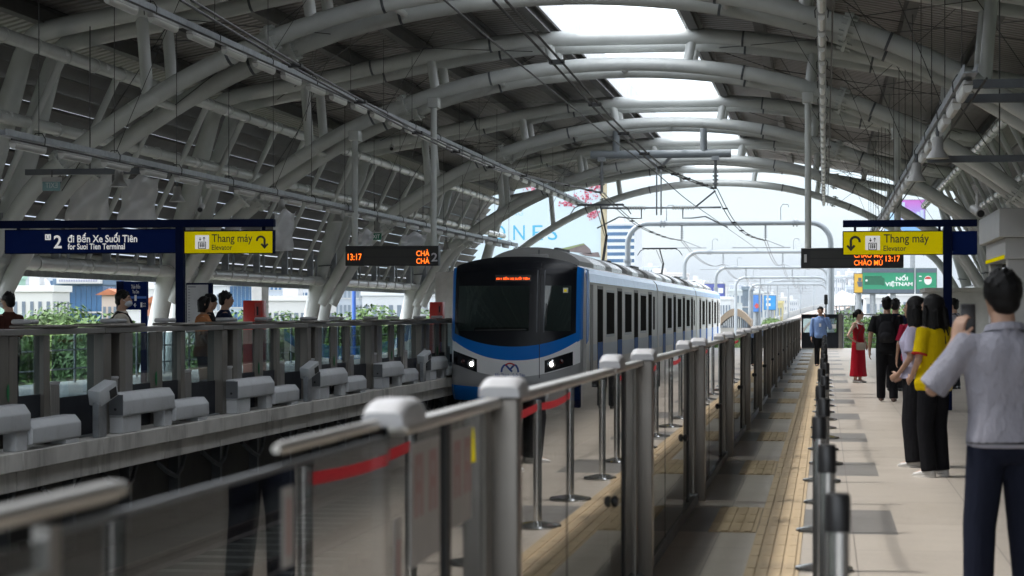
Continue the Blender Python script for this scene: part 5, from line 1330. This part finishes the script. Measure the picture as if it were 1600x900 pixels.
TL = [(15,482,100),(55,474,104),(88,470,110),(118,472,101),(140,478,108),(168,487,98),(205,489,110),(245,486,120),(372,483,110),(398,482,118),(425,481,112),(452,484,125),(512,481,112),(545,475,116),(575,474,122),(602,482,114),(632,476,120),(662,482,128),(690,480,118)]
usedp = set()
for i, (px, py, Y) in enumerate(TL):
    x, z = P(px, py, Y); k = i % 3; pr = protos[k]
    o = pr if k not in usedp else dup(pr); usedp.add(k)
    o.location = (x, Y, GZ); s = (z-GZ)/(13.2 if k != 1 else 12.4); o.scale = (s, s, s); o.rotation_euler = (0,0,R.uniform(0,6.28))
    o['label'] = 'bushy green street tree beyond the left platform railing'; o['group'] = 'trees beyond the left platform'
for i, (px, py, Y) in enumerate([(1352,478,170),(1378,474,160),(1398,476,175),(1424,480,165),(1441,478,180),(1330,488,150),(1212,488,330),(1205,484,360)]):
    x, z = P(px, py, Y); o = dup(protos[i % 3]); o.location = (x, Y, GZ); s = (z-GZ)/13; o.scale = (s*.8, s*.8, s); o.rotation_euler = (0,0,R.uniform(0,6.28))
    o['label'] = 'leafy tree beyond the far railing under the green billboard' if i < 6 else 'small tree beside the far viaduct'; o['group'] = 'trees beyond the right platform' if i < 6 else 'trees by the far viaduct'
# a band of low greenery on the ground behind the trees
def hedge(x0, x1, y0, y1, h, n, seed, lab):
    r = random.Random(seed); vs, fs = [], []
    for k in range(n):
        p = Vector((r.uniform(x0,x1), r.uniform(y0,y1), GZ + h*r.random()**.5*(.75+.25*math.sin(k*.37)))); nr = Vector((r.uniform(-1,1), r.uniform(-1,1), r.uniform(0,1))).normalized()
        a = nr.orthogonal().normalized(); b = nr.cross(a); s = r.uniform(.10,.22); o = len(vs)
        vs += [p-a*s, p+b*s*.5, p+a*s, p-b*s*.5]; fs.append((o,o+1,o+2,o+3))
    mb = MB(); mb.add(vs, fs); o = mb.build('ground_cover', LEAF[1], None, solid=False); o['kind'] = 'stuff'; o['label'] = lab
hedge(-75, -18, 88, 150, 9.0, 60000, 4, 'mass of green shrubs below the left platform'); hedge(3, 24, 110, 190, 8.6, 26000, 5, 'mass of green shrubs below the right platform end')

def wall_m(c): return mat('facade_%02d%02d%02d' % tuple(int(x*99) for x in c), c, .8, 0, .06, .12)
WIN = mat('far_window_glass', (.16,.20,.25), .3, 0, .3, .3); WINB = mat('blue_curtain_glass', (.05,.13,.26), .12, .2, .35, .15)
def building(label, px0, px1, py, Y, dep, c, nx=4, nz=4, wm=None, roof='flat', rc=None, ww=.55, wh=.5, group=None, name='building', bands=False, zlow=None):
    x0, zt = P(px0, py, Y); x1, _ = P(px1, py, Y)
    if px1 < 700: dep = min(dep, (x1-x0)*1.1)
    t = thing(name, label, 'building', ((x0+x1)/2, Y, GZ), group); wm = wm or WIN
    MB().box(x0, x1, Y, Y+dep, GZ, zt).build('wall', wall_m(c), t)
    if roof == 'flat':
        MB().box(x0-.15, x1+.15, Y-.15, Y+dep+.15, zt+.003, zt+.5).build('parapet', wall_m(tuple(min(.8, v*1.15) for v in c)), t)
        MB().box(x0+(x1-x0)*.3, x0+(x1-x0)*.55, Y+dep*.3, Y+dep*.6, zt+.01, zt+2.2).build('roof_tank', wall_m((.45,.46,.47)), t)
    elif roof == 'gable':
        xm = (x0+x1)/2; MB().prism([(x0-.4,zt+.004),(x1+.4,zt+.004),(xm,zt+(x1-x0)*.38)], 'y', Y-.3, Y+dep).build('roof', mat('clay_roof_tile', (.42,.15,.07), .8, 0, .2, 1), t)
    elif roof == 'dome':
        MB().ell(((x0+x1)/2, Y+dep/2, zt), ((x1-x0)*.3, dep*.3, (x1-x0)*.28), None, 20, 12).build('dome', wall_m((.6,.6,.6)), t, smooth=60)
    zl = zlow if zlow is not None else max(GZ+1.2, zt - nz*3.3)
    fh = (zt - zl)/nz; bw = (x1-x0)/nx; proto = None
    for j in range(nz):
        if bands:
            zc = zl + (j+.5)*fh; mb = MB().box(x0+.2, x1-.2, Y-.05, Y-.004, zc-fh*wh*.5, zc+fh*wh*.5); mb.build('window_band', wm, t); continue
        for i in range(nx):
            xc = x0 + (i+.5)*bw; zc = zl + (j+.5)*fh
            if proto is None:
                mb = MB(); mb.box(-bw*ww*.5, bw*ww*.5, -.05, -.004, -fh*wh*.5, fh*wh*.5)
                w = mb.build('window', wm, None); w.parent = t
                fr = MB(); fr.box(-bw*ww*.5-.08, bw*ww*.5+.08, -.12, -.055, -fh*wh*.5-.16, -fh*wh*.5-.02); f_ = fr.build('sill', wall_m((.5,.5,.5)), None); f_.parent = w
                proto = (w, f_); base = Vector((t.location.x, t.location.y, t.location.z))
                w.location = Vector((xc, Y, zc)) - base
            else:
                w = proto[0].copy(); COL.objects.link(w); w.parent = t; w.location = Vector((xc, Y, zc)) - base
                f_ = proto[1].copy(); COL.objects.link(f_); f_.parent = w
        if px1 < 700 and not group:
            ns = max(1, int(dep/bw))
            for i in range(ns):
                w = proto[0].copy(); COL.objects.link(w); w.parent = t; w.location = Vector((x1, Y+(i+.5)*dep/ns, zl+(j+.5)*fh)) - base; w.rotation_euler = (0,0,rad(90))
                f_ = proto[1].copy(); COL.objects.link(f_); f_.parent = w
    return t
B = building
B('building wrapped in pale green scaffold netting at the far left edge', -25, 20, 436, 210, 14, (.33,.52,.43), 4, 4, WIN, ww=.12, wh=.1)
B('low white villa with planted balcony behind the man in brown', 18, 82, 456, 150, 10, (.62,.62,.60), 5, 3, WIN, ww=.4, wh=.55)
B('white house with a pale dome on its roof, left of the blue glass block', 24, 78, 449, 175, 10, (.58,.59,.60), 4, 2, WIN, 'dome', ww=.4, wh=.4)
t = B('blue glass office block left of the station name sign', 86, 160, 445, 165, 12, (.10,.16,.24), 9, 6, WINB, ww=.9, wh=.9)
xa, xb, za, zb = PB(91, 434.5, 159, 443, 164.6); MB().box(xa, xb, 164.2, 164.8, za, zb).build('roof_sign', wall_m((.62,.62,.62)), t)
mb = MB(); 
for k in range(16):
    xq = xa + (xb-xa)*(.06+.056*k); mb.box(xq, xq+(xb-xa)*.03, 164.14, 164.198, za+(zb-za)*.35, za+(zb-za)*.72)
mb.build('roof_sign_marks', wall_m((.35,.36,.48)), t)
B('small house with an orange tiled gable roof, right of the blue glass block', 159, 184, 461, 140, 9, (.55,.46,.40), 3, 3, WIN, 'gable', ww=.5)
B('house with an orange roof right of the station name sign', 226, 252, 474, 130, 9, (.52,.24,.16), 3, 3, WIN, 'gable')
B('white building behind the leaning left column', 196, 262, 452, 240, 14, (.56,.56,.56), 7, 4, WIN)
B('pale grey block right of the map board', 330, 352, 447, 200, 12, (.50,.52,.54), 3, 4, WIN)
t = B('wide pale blue glass building with a red sign strip, behind the near red cabinet', 352, 402, 443, 230, 16, (.40,.48,.56), 8, 5, WINB, ww=.85, wh=.8)
xa, xb, za, zb = PB(355, 435, 412, 440, 229); MB().box(xa, xb, 228.6, 229.6, za, zb).build('red_sign_strip', mat('faded_red_sign', (.5,.08,.10), .6), t)
B('white low warehouse with a long roof behind the trees', 405, 500, 470, 190, 20, (.60,.60,.59), 9, 1, WIN, ww=.6, wh=.3)
B('grey apartment block with a grid of windows between the column pairs', 497, 562, 443, 300, 18, (.36,.40,.46), 10, 6, WIN, ww=.6, wh=.6)
B('bluish apartment tower behind the grid block', 415, 460, 436, 380, 20, (.42,.47,.55), 7, 7, WINB, ww=.6, wh=.6)
B('low hall with blue edged flat roof left of the cab', 566, 682, 462, 210, 20, (.56,.58,.60), 9, 1, WIN, ww=.5, wh=.4)
B('greenish roofed hall under the hill of trees', 600, 645, 455, 330, 22, (.34,.40,.30), 5, 2, WIN)
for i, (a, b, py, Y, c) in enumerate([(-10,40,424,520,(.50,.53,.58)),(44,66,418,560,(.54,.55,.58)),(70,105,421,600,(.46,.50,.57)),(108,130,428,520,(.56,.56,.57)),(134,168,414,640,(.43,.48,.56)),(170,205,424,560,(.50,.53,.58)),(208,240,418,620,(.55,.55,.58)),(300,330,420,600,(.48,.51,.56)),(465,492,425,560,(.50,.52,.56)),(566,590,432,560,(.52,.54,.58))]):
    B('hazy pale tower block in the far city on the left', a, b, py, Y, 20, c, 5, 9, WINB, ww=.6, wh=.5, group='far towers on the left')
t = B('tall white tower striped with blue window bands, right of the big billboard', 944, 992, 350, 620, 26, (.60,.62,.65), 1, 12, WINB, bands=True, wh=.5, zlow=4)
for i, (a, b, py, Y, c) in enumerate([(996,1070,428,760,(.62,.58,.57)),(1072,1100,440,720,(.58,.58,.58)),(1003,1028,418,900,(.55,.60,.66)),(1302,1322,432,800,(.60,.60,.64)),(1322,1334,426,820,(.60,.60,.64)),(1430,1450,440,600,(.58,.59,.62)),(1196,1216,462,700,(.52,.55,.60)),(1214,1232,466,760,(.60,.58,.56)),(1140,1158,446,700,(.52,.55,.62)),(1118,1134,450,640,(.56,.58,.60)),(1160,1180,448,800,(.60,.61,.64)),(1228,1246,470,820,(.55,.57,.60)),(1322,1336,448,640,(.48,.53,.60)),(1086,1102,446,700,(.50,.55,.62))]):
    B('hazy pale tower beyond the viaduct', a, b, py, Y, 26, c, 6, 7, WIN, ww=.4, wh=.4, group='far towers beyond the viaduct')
for i, (a, b, py, Y, c, lb) in enumerate([(1124,1142,468,330,(.58,.60,.62),'small white house under the purple hoarding'),(1138,1162,455,420,(.48,.52,.56),'crowded pale block right of the purple hoarding'),(1160,1171,453,300,(.13,.17,.21),'narrow dark slab block beside the portals'),(1172,1200,458,480,(.50,.52,.53),'pale block behind the blue hoardings'),(1206,1222,474,400,(.45,.40,.20),'small yellow house beside the far viaduct'),
    (1336,1352,440,420,(.52,.55,.60),'blue windowed block behind the yellow poster'),(1352,1392,466,330,(.55,.55,.55),'white block under the green billboard'),(1394,1450,462,300,(.56,.56,.57),'white house row behind the backpack man')]):
    B(lb, a, b, py, Y, 16, c, 4, 4, WIN, ww=.5, wh=.45)
# billboards
def board(lab, px0, px1, py0, py1, Y, m, posts, fm=M['steel_dark']):
    xa, xb, za, zb = PB(px0, py0, px1, py1, Y)
    t = thing('billboard', lab, 'billboard', ((xa+xb)/2, Y, GZ))
    MB().box(xa, xb, Y, Y+.25, za, zb).build('face', m, t); MB().box(xa-.1, xb+.1, Y+.255, Y+.7, za-.1, zb+.1).build('backing_frame', fm, t)
    for f in posts: x = xa+(xb-xa)*f; MB().tube([(x, Y+1.0, GZ), (x, Y+1.0, zb)], .35, 12).build('post', M['galv'], t)
    return t, xa, xb, za, zb
def grad(name, stops, axis, lo, hi, extra=None):
    m, t, b = nt(name); co = coords(t); sx = N(t, 'ShaderNodeSeparateXYZ'); t.links.new(co, sx.inputs[0])
    v = sx.outputs[axis] if extra is None else math_n(t, 'ADD', sx.outputs[axis], math_n(t, 'MULTIPLY', sx.outputs[2], extra))
    cr = N(t, 'ShaderNodeValToRGB'); t.links.new(ramp(t, v, lo, hi), cr.inputs[0])
    e = cr.color_ramp.elements
    for i, (p, c) in enumerate(stops):
        q = e[i] if i < 2 else e.new(p); q.position = p; q.color = (*c, 1)
    t.links.new(cr.outputs[0], b.inputs['Base Color']); b.inputs['Roughness'].default_value = .7; return m
Yb = 170
xa, xb, za, zb = PB(590, 276, 940, 430, Yb)
bm_ = grad('printed_sea_poster', [(0,(.50,.60,.66)),(1,(.03,.25,.46)),(.50,(.48,.60,.67)),(.74,(.16,.42,.58))], 0, -xb*0-(xb-xa)/2, (xb-xa)/2, -1.1)
t, xa, xb, za, zb = board('huge white and blue hoarding lettered ONES with pink flowers, behind the train', 590, 940, 276, 430, Yb, bm_, (.2,.5,.8))
lb_ = mat('sky_blue_letters', (.06,.36,.56), .6)
for ch, a, b in (('O',768,790),('N',802,820),('E',832,848),('S',856,871)): words(t, ch, lb_, a, 352, b, 375, Yb, 0)
words(t, 'NG', mat('grey_blue_letters', (.30,.52,.62), .6), 800, 328, 817, 337, Yb, 0)
shapes(t, 'printed_rock', mat('printed_brown_rock', (.16,.13,.13), .7), [[(878,388),(912,380),(922,389),(925,397),(880,392)], [(905,396),(935,394),(938,402),(915,400)]], Yb, .02)
shapes(t, 'printed_rock_grass', mat('printed_green_rock', (.20,.24,.12), .7), [[(878,388),(912,380),(914,382),(890,389),(880,390.5)]], Yb, .05)
rf = random.Random(5); fl = [[], [], []]
for k in range(330):
    c = rf.choice([(830,292,20,7),(905,312,26,9),(922,300,14,12),(925,334,9,9),(890,318,14,5),(933,290,8,10)])
    x, y = rf.gauss(c[0], c[2]*.5), rf.gauss(c[1], c[3]*.5); s = rf.uniform(.7,1.9)
    if x > 938 or y < 279: continue
    fl[k % 3].append([(x+s*(1 if q % 2 else .6)*math.cos(q*.628), y+s*(1 if q % 2 else .6)*math.sin(q*.628)) for q in range(10)])
for k, c in enumerate(((.55,.10,.17),(.62,.22,.30),(.45,.05,.10))): shapes(t, 'printed_blossom', mat('printed_pink_%d' % k, c, .7), fl[k], Yb, .02+.012*k)
xq, _ = P(943.5, 400, Yb); MB().box(xq-.22, xq+.22, Yb-.2, Yb+.6, GZ, P(943, 272, Yb)[1]).build('edge_mast', mat('yellowed_mast', (.38,.33,.22), .6), t)
Yb = 255
gm = mat('billboard_green', (.01,.22,.11), .6, 0, .05, .5); gd = mat('billboard_slate', (.07,.09,.12), .6)
t, xa, xb, za, zb = board('green billboard reading NOI VIETNAM above the far platform end', 1348, 1427.5, 420, 458, Yb, gm, (.2,.6))
shapes(t, 'slate_band', gd, [prect(1348,420,1427.5,426), prect(1348,452,1427.5,458)], Yb, .03)
wh = mat('billboard_white_ink', (.66,.68,.68), .7)
words(t, 'NỐI', wh, 1400, 429, 1418.5, 438.5, Yb, .03); words(t, 'VIỆTNAM', wh, 1383, 439, 1426, 448.5, Yb, .03); words(t, 'GHTK', wh, 1357, 436, 1371, 440.5, Yb, .03)
shapes(t, 'printed_van', mat('billboard_deep_green', (.005,.10,.05), .6), [prect(1351,431,1378,445), [(1378,433),(1382,435),(1382,446),(1378,446)]], Yb, .015); shapes(t, 'printed_dot', wh, [[(1354+1.8*math.cos(q*.785), 438.3+1.8*math.sin(q*.785)) for q in range(8)]], Yb, .03)
t, xa, xb, za, zb = board('narrow green billboard with a white and red disc, right of the lettered one', 1432, 1463, 420, 458, Yb, gm, (.5,))
shapes(t, 'slate_band', gd, [prect(1432,420,1463,426), prect(1432,452,1463,458)], Yb, .03); shapes(t, 'printed_disc', wh, [[(1450+6*math.cos(q*.3927), 438+7*math.sin(q*.3927)) for q in range(16)], prect(1436,431,1440,432.5), prect(1436,438,1440,439.5)], Yb, .03)
shapes(t, 'printed_red_cap', mat('billboard_red', (.45,.03,.03), .6), [[(1450+5*math.cos(q*.3927), 436+4*math.sin(q*.3927)) for q in range(8, 17)]], Yb, .05)
t, *_ = board('yellow poster with a dark figure beside the green billboard', 1335, 1347.5, 428, 457, Yb, mat('poster_orange', (.55,.33,.03), .6), (.5,)); shapes(t, 'printed_figure', gd, [prect(1341,434,1346,439), [(1339,440),(1347,439.5),(1347,448),(1341,448)]], Yb, .03)
Yb = 300
xa, xb, za, zb = PB(1383, 313, 1445, 374, Yb)
t, xa, xb, za, zb = board('purple to cyan hoarding with printed towers, seen through the right arches', 1383, 1445, 313, 374, Yb, grad('printed_purple_poster', [(0,(.10,.42,.66)),(1,(.42,.10,.42)),(.45,(.20,.28,.62))], 2, za-GZ, zb-GZ), (.3,.7))
shapes(t, 'printed_tower', mat('printed_pale_tower', (.40,.46,.68), .6), [prect(1408,316,1414,344), prect(1415,330,1422,344), prect(1432,331,1437,342), prect(1438,328,1443,342)], Yb, .03); shapes(t, 'printed_light_strip', mat('printed_pale_blue', (.34,.52,.70), .6), [prect(1383,313,1397,374)], Yb, .02)
for (a, b, c, d, Y, col, lb) in ((1101,1132,444,466,330,(.07,.09,.32),'dark purple hoarding beyond the last train car'),(1176,1190,461,487,360,(.05,.18,.50),'blue hoarding with a red flower print beside the portals'),(1194,1212,462,484,380,(.02,.22,.52),'bright blue hoarding right of the flower print')):
    t, *_ = board(lb, a, b, c, d, Y, mat('hoarding_%d' % a, col, .6, 0, .3, .3), (.3,.7))
    if a == 1176: shapes(t, 'printed_flower', mat('hoarding_red', (.5,.06,.05), .6), [[(1183+(5 if q % 2 else 3)*math.cos(q*.628), 478+(5 if q % 2 else 3)*math.sin(q*.628)) for q in range(10)]], Y, .03)
    if a == 1101: shapes(t, 'printed_smile', wh, [prect(1122,450,1130,458)], Y, .03); 
    if a == 1194: shapes(t, 'printed_panel', wh, [prect(1197,466,1204,469), prect(1197,474,1204,478)], Y, .03)
# distant next station with its white curved roof
Yd = 420
t = thing('distant_station', 'distant elevated station under a long white curved roof', 'station', (P(1330,475,Yd)[0], Yd, GZ))
xa, _ = P(1300, 470, Yd); xb, zb = P(1362, 475, Yd)
zt = P(1310, 453, Yd)[1]
MB().prism([(xa,zt-1.5),(xa+(xb-xa)*.25,zt),(xa+(xb-xa)*.6,zt-1.2),(xb,zb),(xb,zb-.3),(xa,zb-.3)], 'y', Yd, Yd+90).build('roof', mat('white_membrane_roof', (.72,.73,.74), .5), t, smooth=30)
for k in range(7): x = xa+(xb-xa)*(k+.3)/7; MB().box(x-.15,x+.15,Yd+.2,Yd+.5,GZ,zb-.31).build('column', M['pipe_l'], t)
MB().box(xa, xb, Yd+.6, Yd+80, zb-6, zb-4.5).build('deck', M['concrete_l'], t)
# arched brown footbridge roof beyond the train
Ya = 260
t = thing('arched_bridge', 'low brown arched bridge beyond the rear of the train', 'bridge', (P(1148,495,Ya)[0], Ya, GZ))
xa, z0 = P(1122, 500, Ya); xb, _ = P(1174, 500, Ya); zt = P(1148, 482, Ya)[1]
ao = [(xa+(xb-xa)*k/16, z0+(zt-z0)*math.sin(math.pi*k/16)) for k in range(17)]
MB().prism(ao + [(x, z-.9) for x, z in ao[::-1]], 'y', Ya, Ya+6).build('arch_rib', mat('brown_arch', (.22,.17,.12), .8), t, smooth=30)
MB().box(xa, xb, Ya+1, Ya+5, z0-1.6, z0-1.0).build('deck', M['concrete_l'], t)
for k in range(1, 16): x, z = ao[k]; MB().box(x-.08,x+.08,Ya+2,Ya+2.2,z0-1,z-.85).build('hanger', M['steel_dark'], t)
for x in (xa+.5, xb-.5): MB().box(x-.5, x+.5, Ya+1, Ya+5, GZ, z0-1.61).build('pier', M['concrete_l'], t)
# signal lamp by the platform end
Ysg = 97.5
t = thing('railway_signal', 'black railway signal head on the portal post at the platform end', 'signal', (P(1291,468,Ysg)[0], Ysg, 0))
xa, xb, za, zb = PB(1287.5, 460, 1293.5, 476, Ysg); MB().box(xa, xb, Ysg, Ysg+.2, za, zb).build('head', M['black'], t, bevel=.05)
for f in (.25,.5,.75): MB().lathe([(0,0),(.07,0),(.07,.03),(0,.03)], ((xa+xb)/2, Ysg-.02, za+(zb-za)*f-.015), 12).build('aspect', mat('unlit_signal_lens', (.03,.035,.03), .2), t)
MB().tube([((xa+xb)/2, Ysg+.25, -1.5), ((xa+xb)/2, Ysg+.25, zb)], .05, 8).build('mast', M['galv'], t)

# ================================================================== LIGHT, AIR, CAMERA
hm = bpy.data.materials.new('pale_air_haze'); hm.use_nodes = True; ht = hm.node_tree; ht.nodes.clear()
ho = N(ht, 'ShaderNodeOutputMaterial'); hv = N(ht, 'ShaderNodeVolumePrincipled'); hv.inputs['Color'].default_value = (.80,.86,.93,1); hv.inputs['Density'].default_value = .00011; hv.inputs['Anisotropy'].default_value = .2
ht.links.new(hv.outputs[0], ho.inputs['Volume'])
hb_ = MB().box(-1510, 1510, -70, 2610, -12.7, 60).build('haze', hm, None); hb_['kind'] = 'stuff'; hb_['label'] = 'thin pale air haze over the city'
w = bpy.data.worlds.new('World'); SC.world = w; w.use_nodes = True; t = w.node_tree; bgn = t.nodes['Background']
SUN_EL, SUN_AZ = 61.0, -93.0      # azimuth measured from +Y towards +X: the sun stands over the left side
sky = N(t, 'ShaderNodeTexSky'); sky.sky_type = 'NISHITA'; sky.sun_disc = False; sky.sun_elevation = rad(SUN_EL); sky.sun_rotation = rad(SUN_AZ)
sky.air_density = 1.0; sky.dust_density = 1.2; sky.ozone_density = 1.0; sky.altitude = 10
tc = N(t, 'ShaderNodeTexCoord'); mp = N(t, 'ShaderNodeMapping'); mp.inputs['Scale'].default_value = (1,1,3.5); t.links.new(tc.outputs['Generated'], mp.inputs[0])
n1 = N(t, 'ShaderNodeTexNoise'); n1.inputs['Scale'].default_value = 2.6; n1.inputs['Detail'].default_value = 6; t.links.new(mp.outputs[0], n1.inputs['Vector'])
bw = N(t, 'ShaderNodeRGBToBW'); t.links.new(sky.outputs[0], bw.inputs[0])
sz = N(t, 'ShaderNodeSeparateXYZ'); t.links.new(tc.outputs['Generated'], sz.inputs[0])
cl_ = mix_c(t, 1.0, bw.outputs[0], mix_c(t, ramp(t, sz.outputs[2], .06, .24), (.43,.51,.63), (3.8,3.95,4.1)), 'MULTIPLY')
hz = mix_c(t, math_n(t, 'ADD', .62, math_n(t, 'MULTIPLY', ramp(t, n1.outputs[0], .42, .62), .33)), sky.outputs[0], cl_)
t.links.new(hz, bgn.inputs[0]); bgn.inputs[1].default_value = .15
sl = bpy.data.lights.new('sun', 'SUN'); so = bpy.data.objects.new('sun', sl); COL.objects.link(so)
az, el = rad(SUN_AZ), rad(SUN_EL); sd = Vector((math.sin(az)*math.cos(el), math.cos(az)*math.cos(el), math.sin(el)))
so.rotation_euler = (-sd).to_track_quat('-Z', 'Y').to_euler(); so.location = (-30, 40, 60)
sl.energy = 1.7; sl.angle = rad(5); sl.color = (1, .965, .91)
cam = bpy.data.cameras.new('camera'); co_ = bpy.data.objects.new('camera', cam); COL.objects.link(co_)
co_.location = (0, 0, EYE); co_.rotation_euler = (rad(90), 0, TH)
cam.sensor_width = 36; cam.lens = F/1600*36; cam.shift_y = 38/1600; cam.clip_start = .05; cam.clip_end = 4000
cam.dof.use_dof = True; cam.dof.focus_distance = 44; cam.dof.aperture_fstop = 4.5
SC.camera = co_
SC.view_settings.view_transform = 'Standard'; SC.view_settings.look = 'None'; SC.view_settings.gamma = 1; SC.view_settings.exposure = 1.1
SC.cycles.max_bounces = 7; SC.cycles.diffuse_bounces = 4; SC.cycles.glossy_bounces = 4; SC.cycles.transmission_bounces = 4; SC.cycles.transparent_max_bounces = 40
SC.cycles.caustics_reflective = False; SC.cycles.caustics_refractive = False; SC.cycles.sample_clamp_indirect = 6
SC.cycles.use_denoising = True
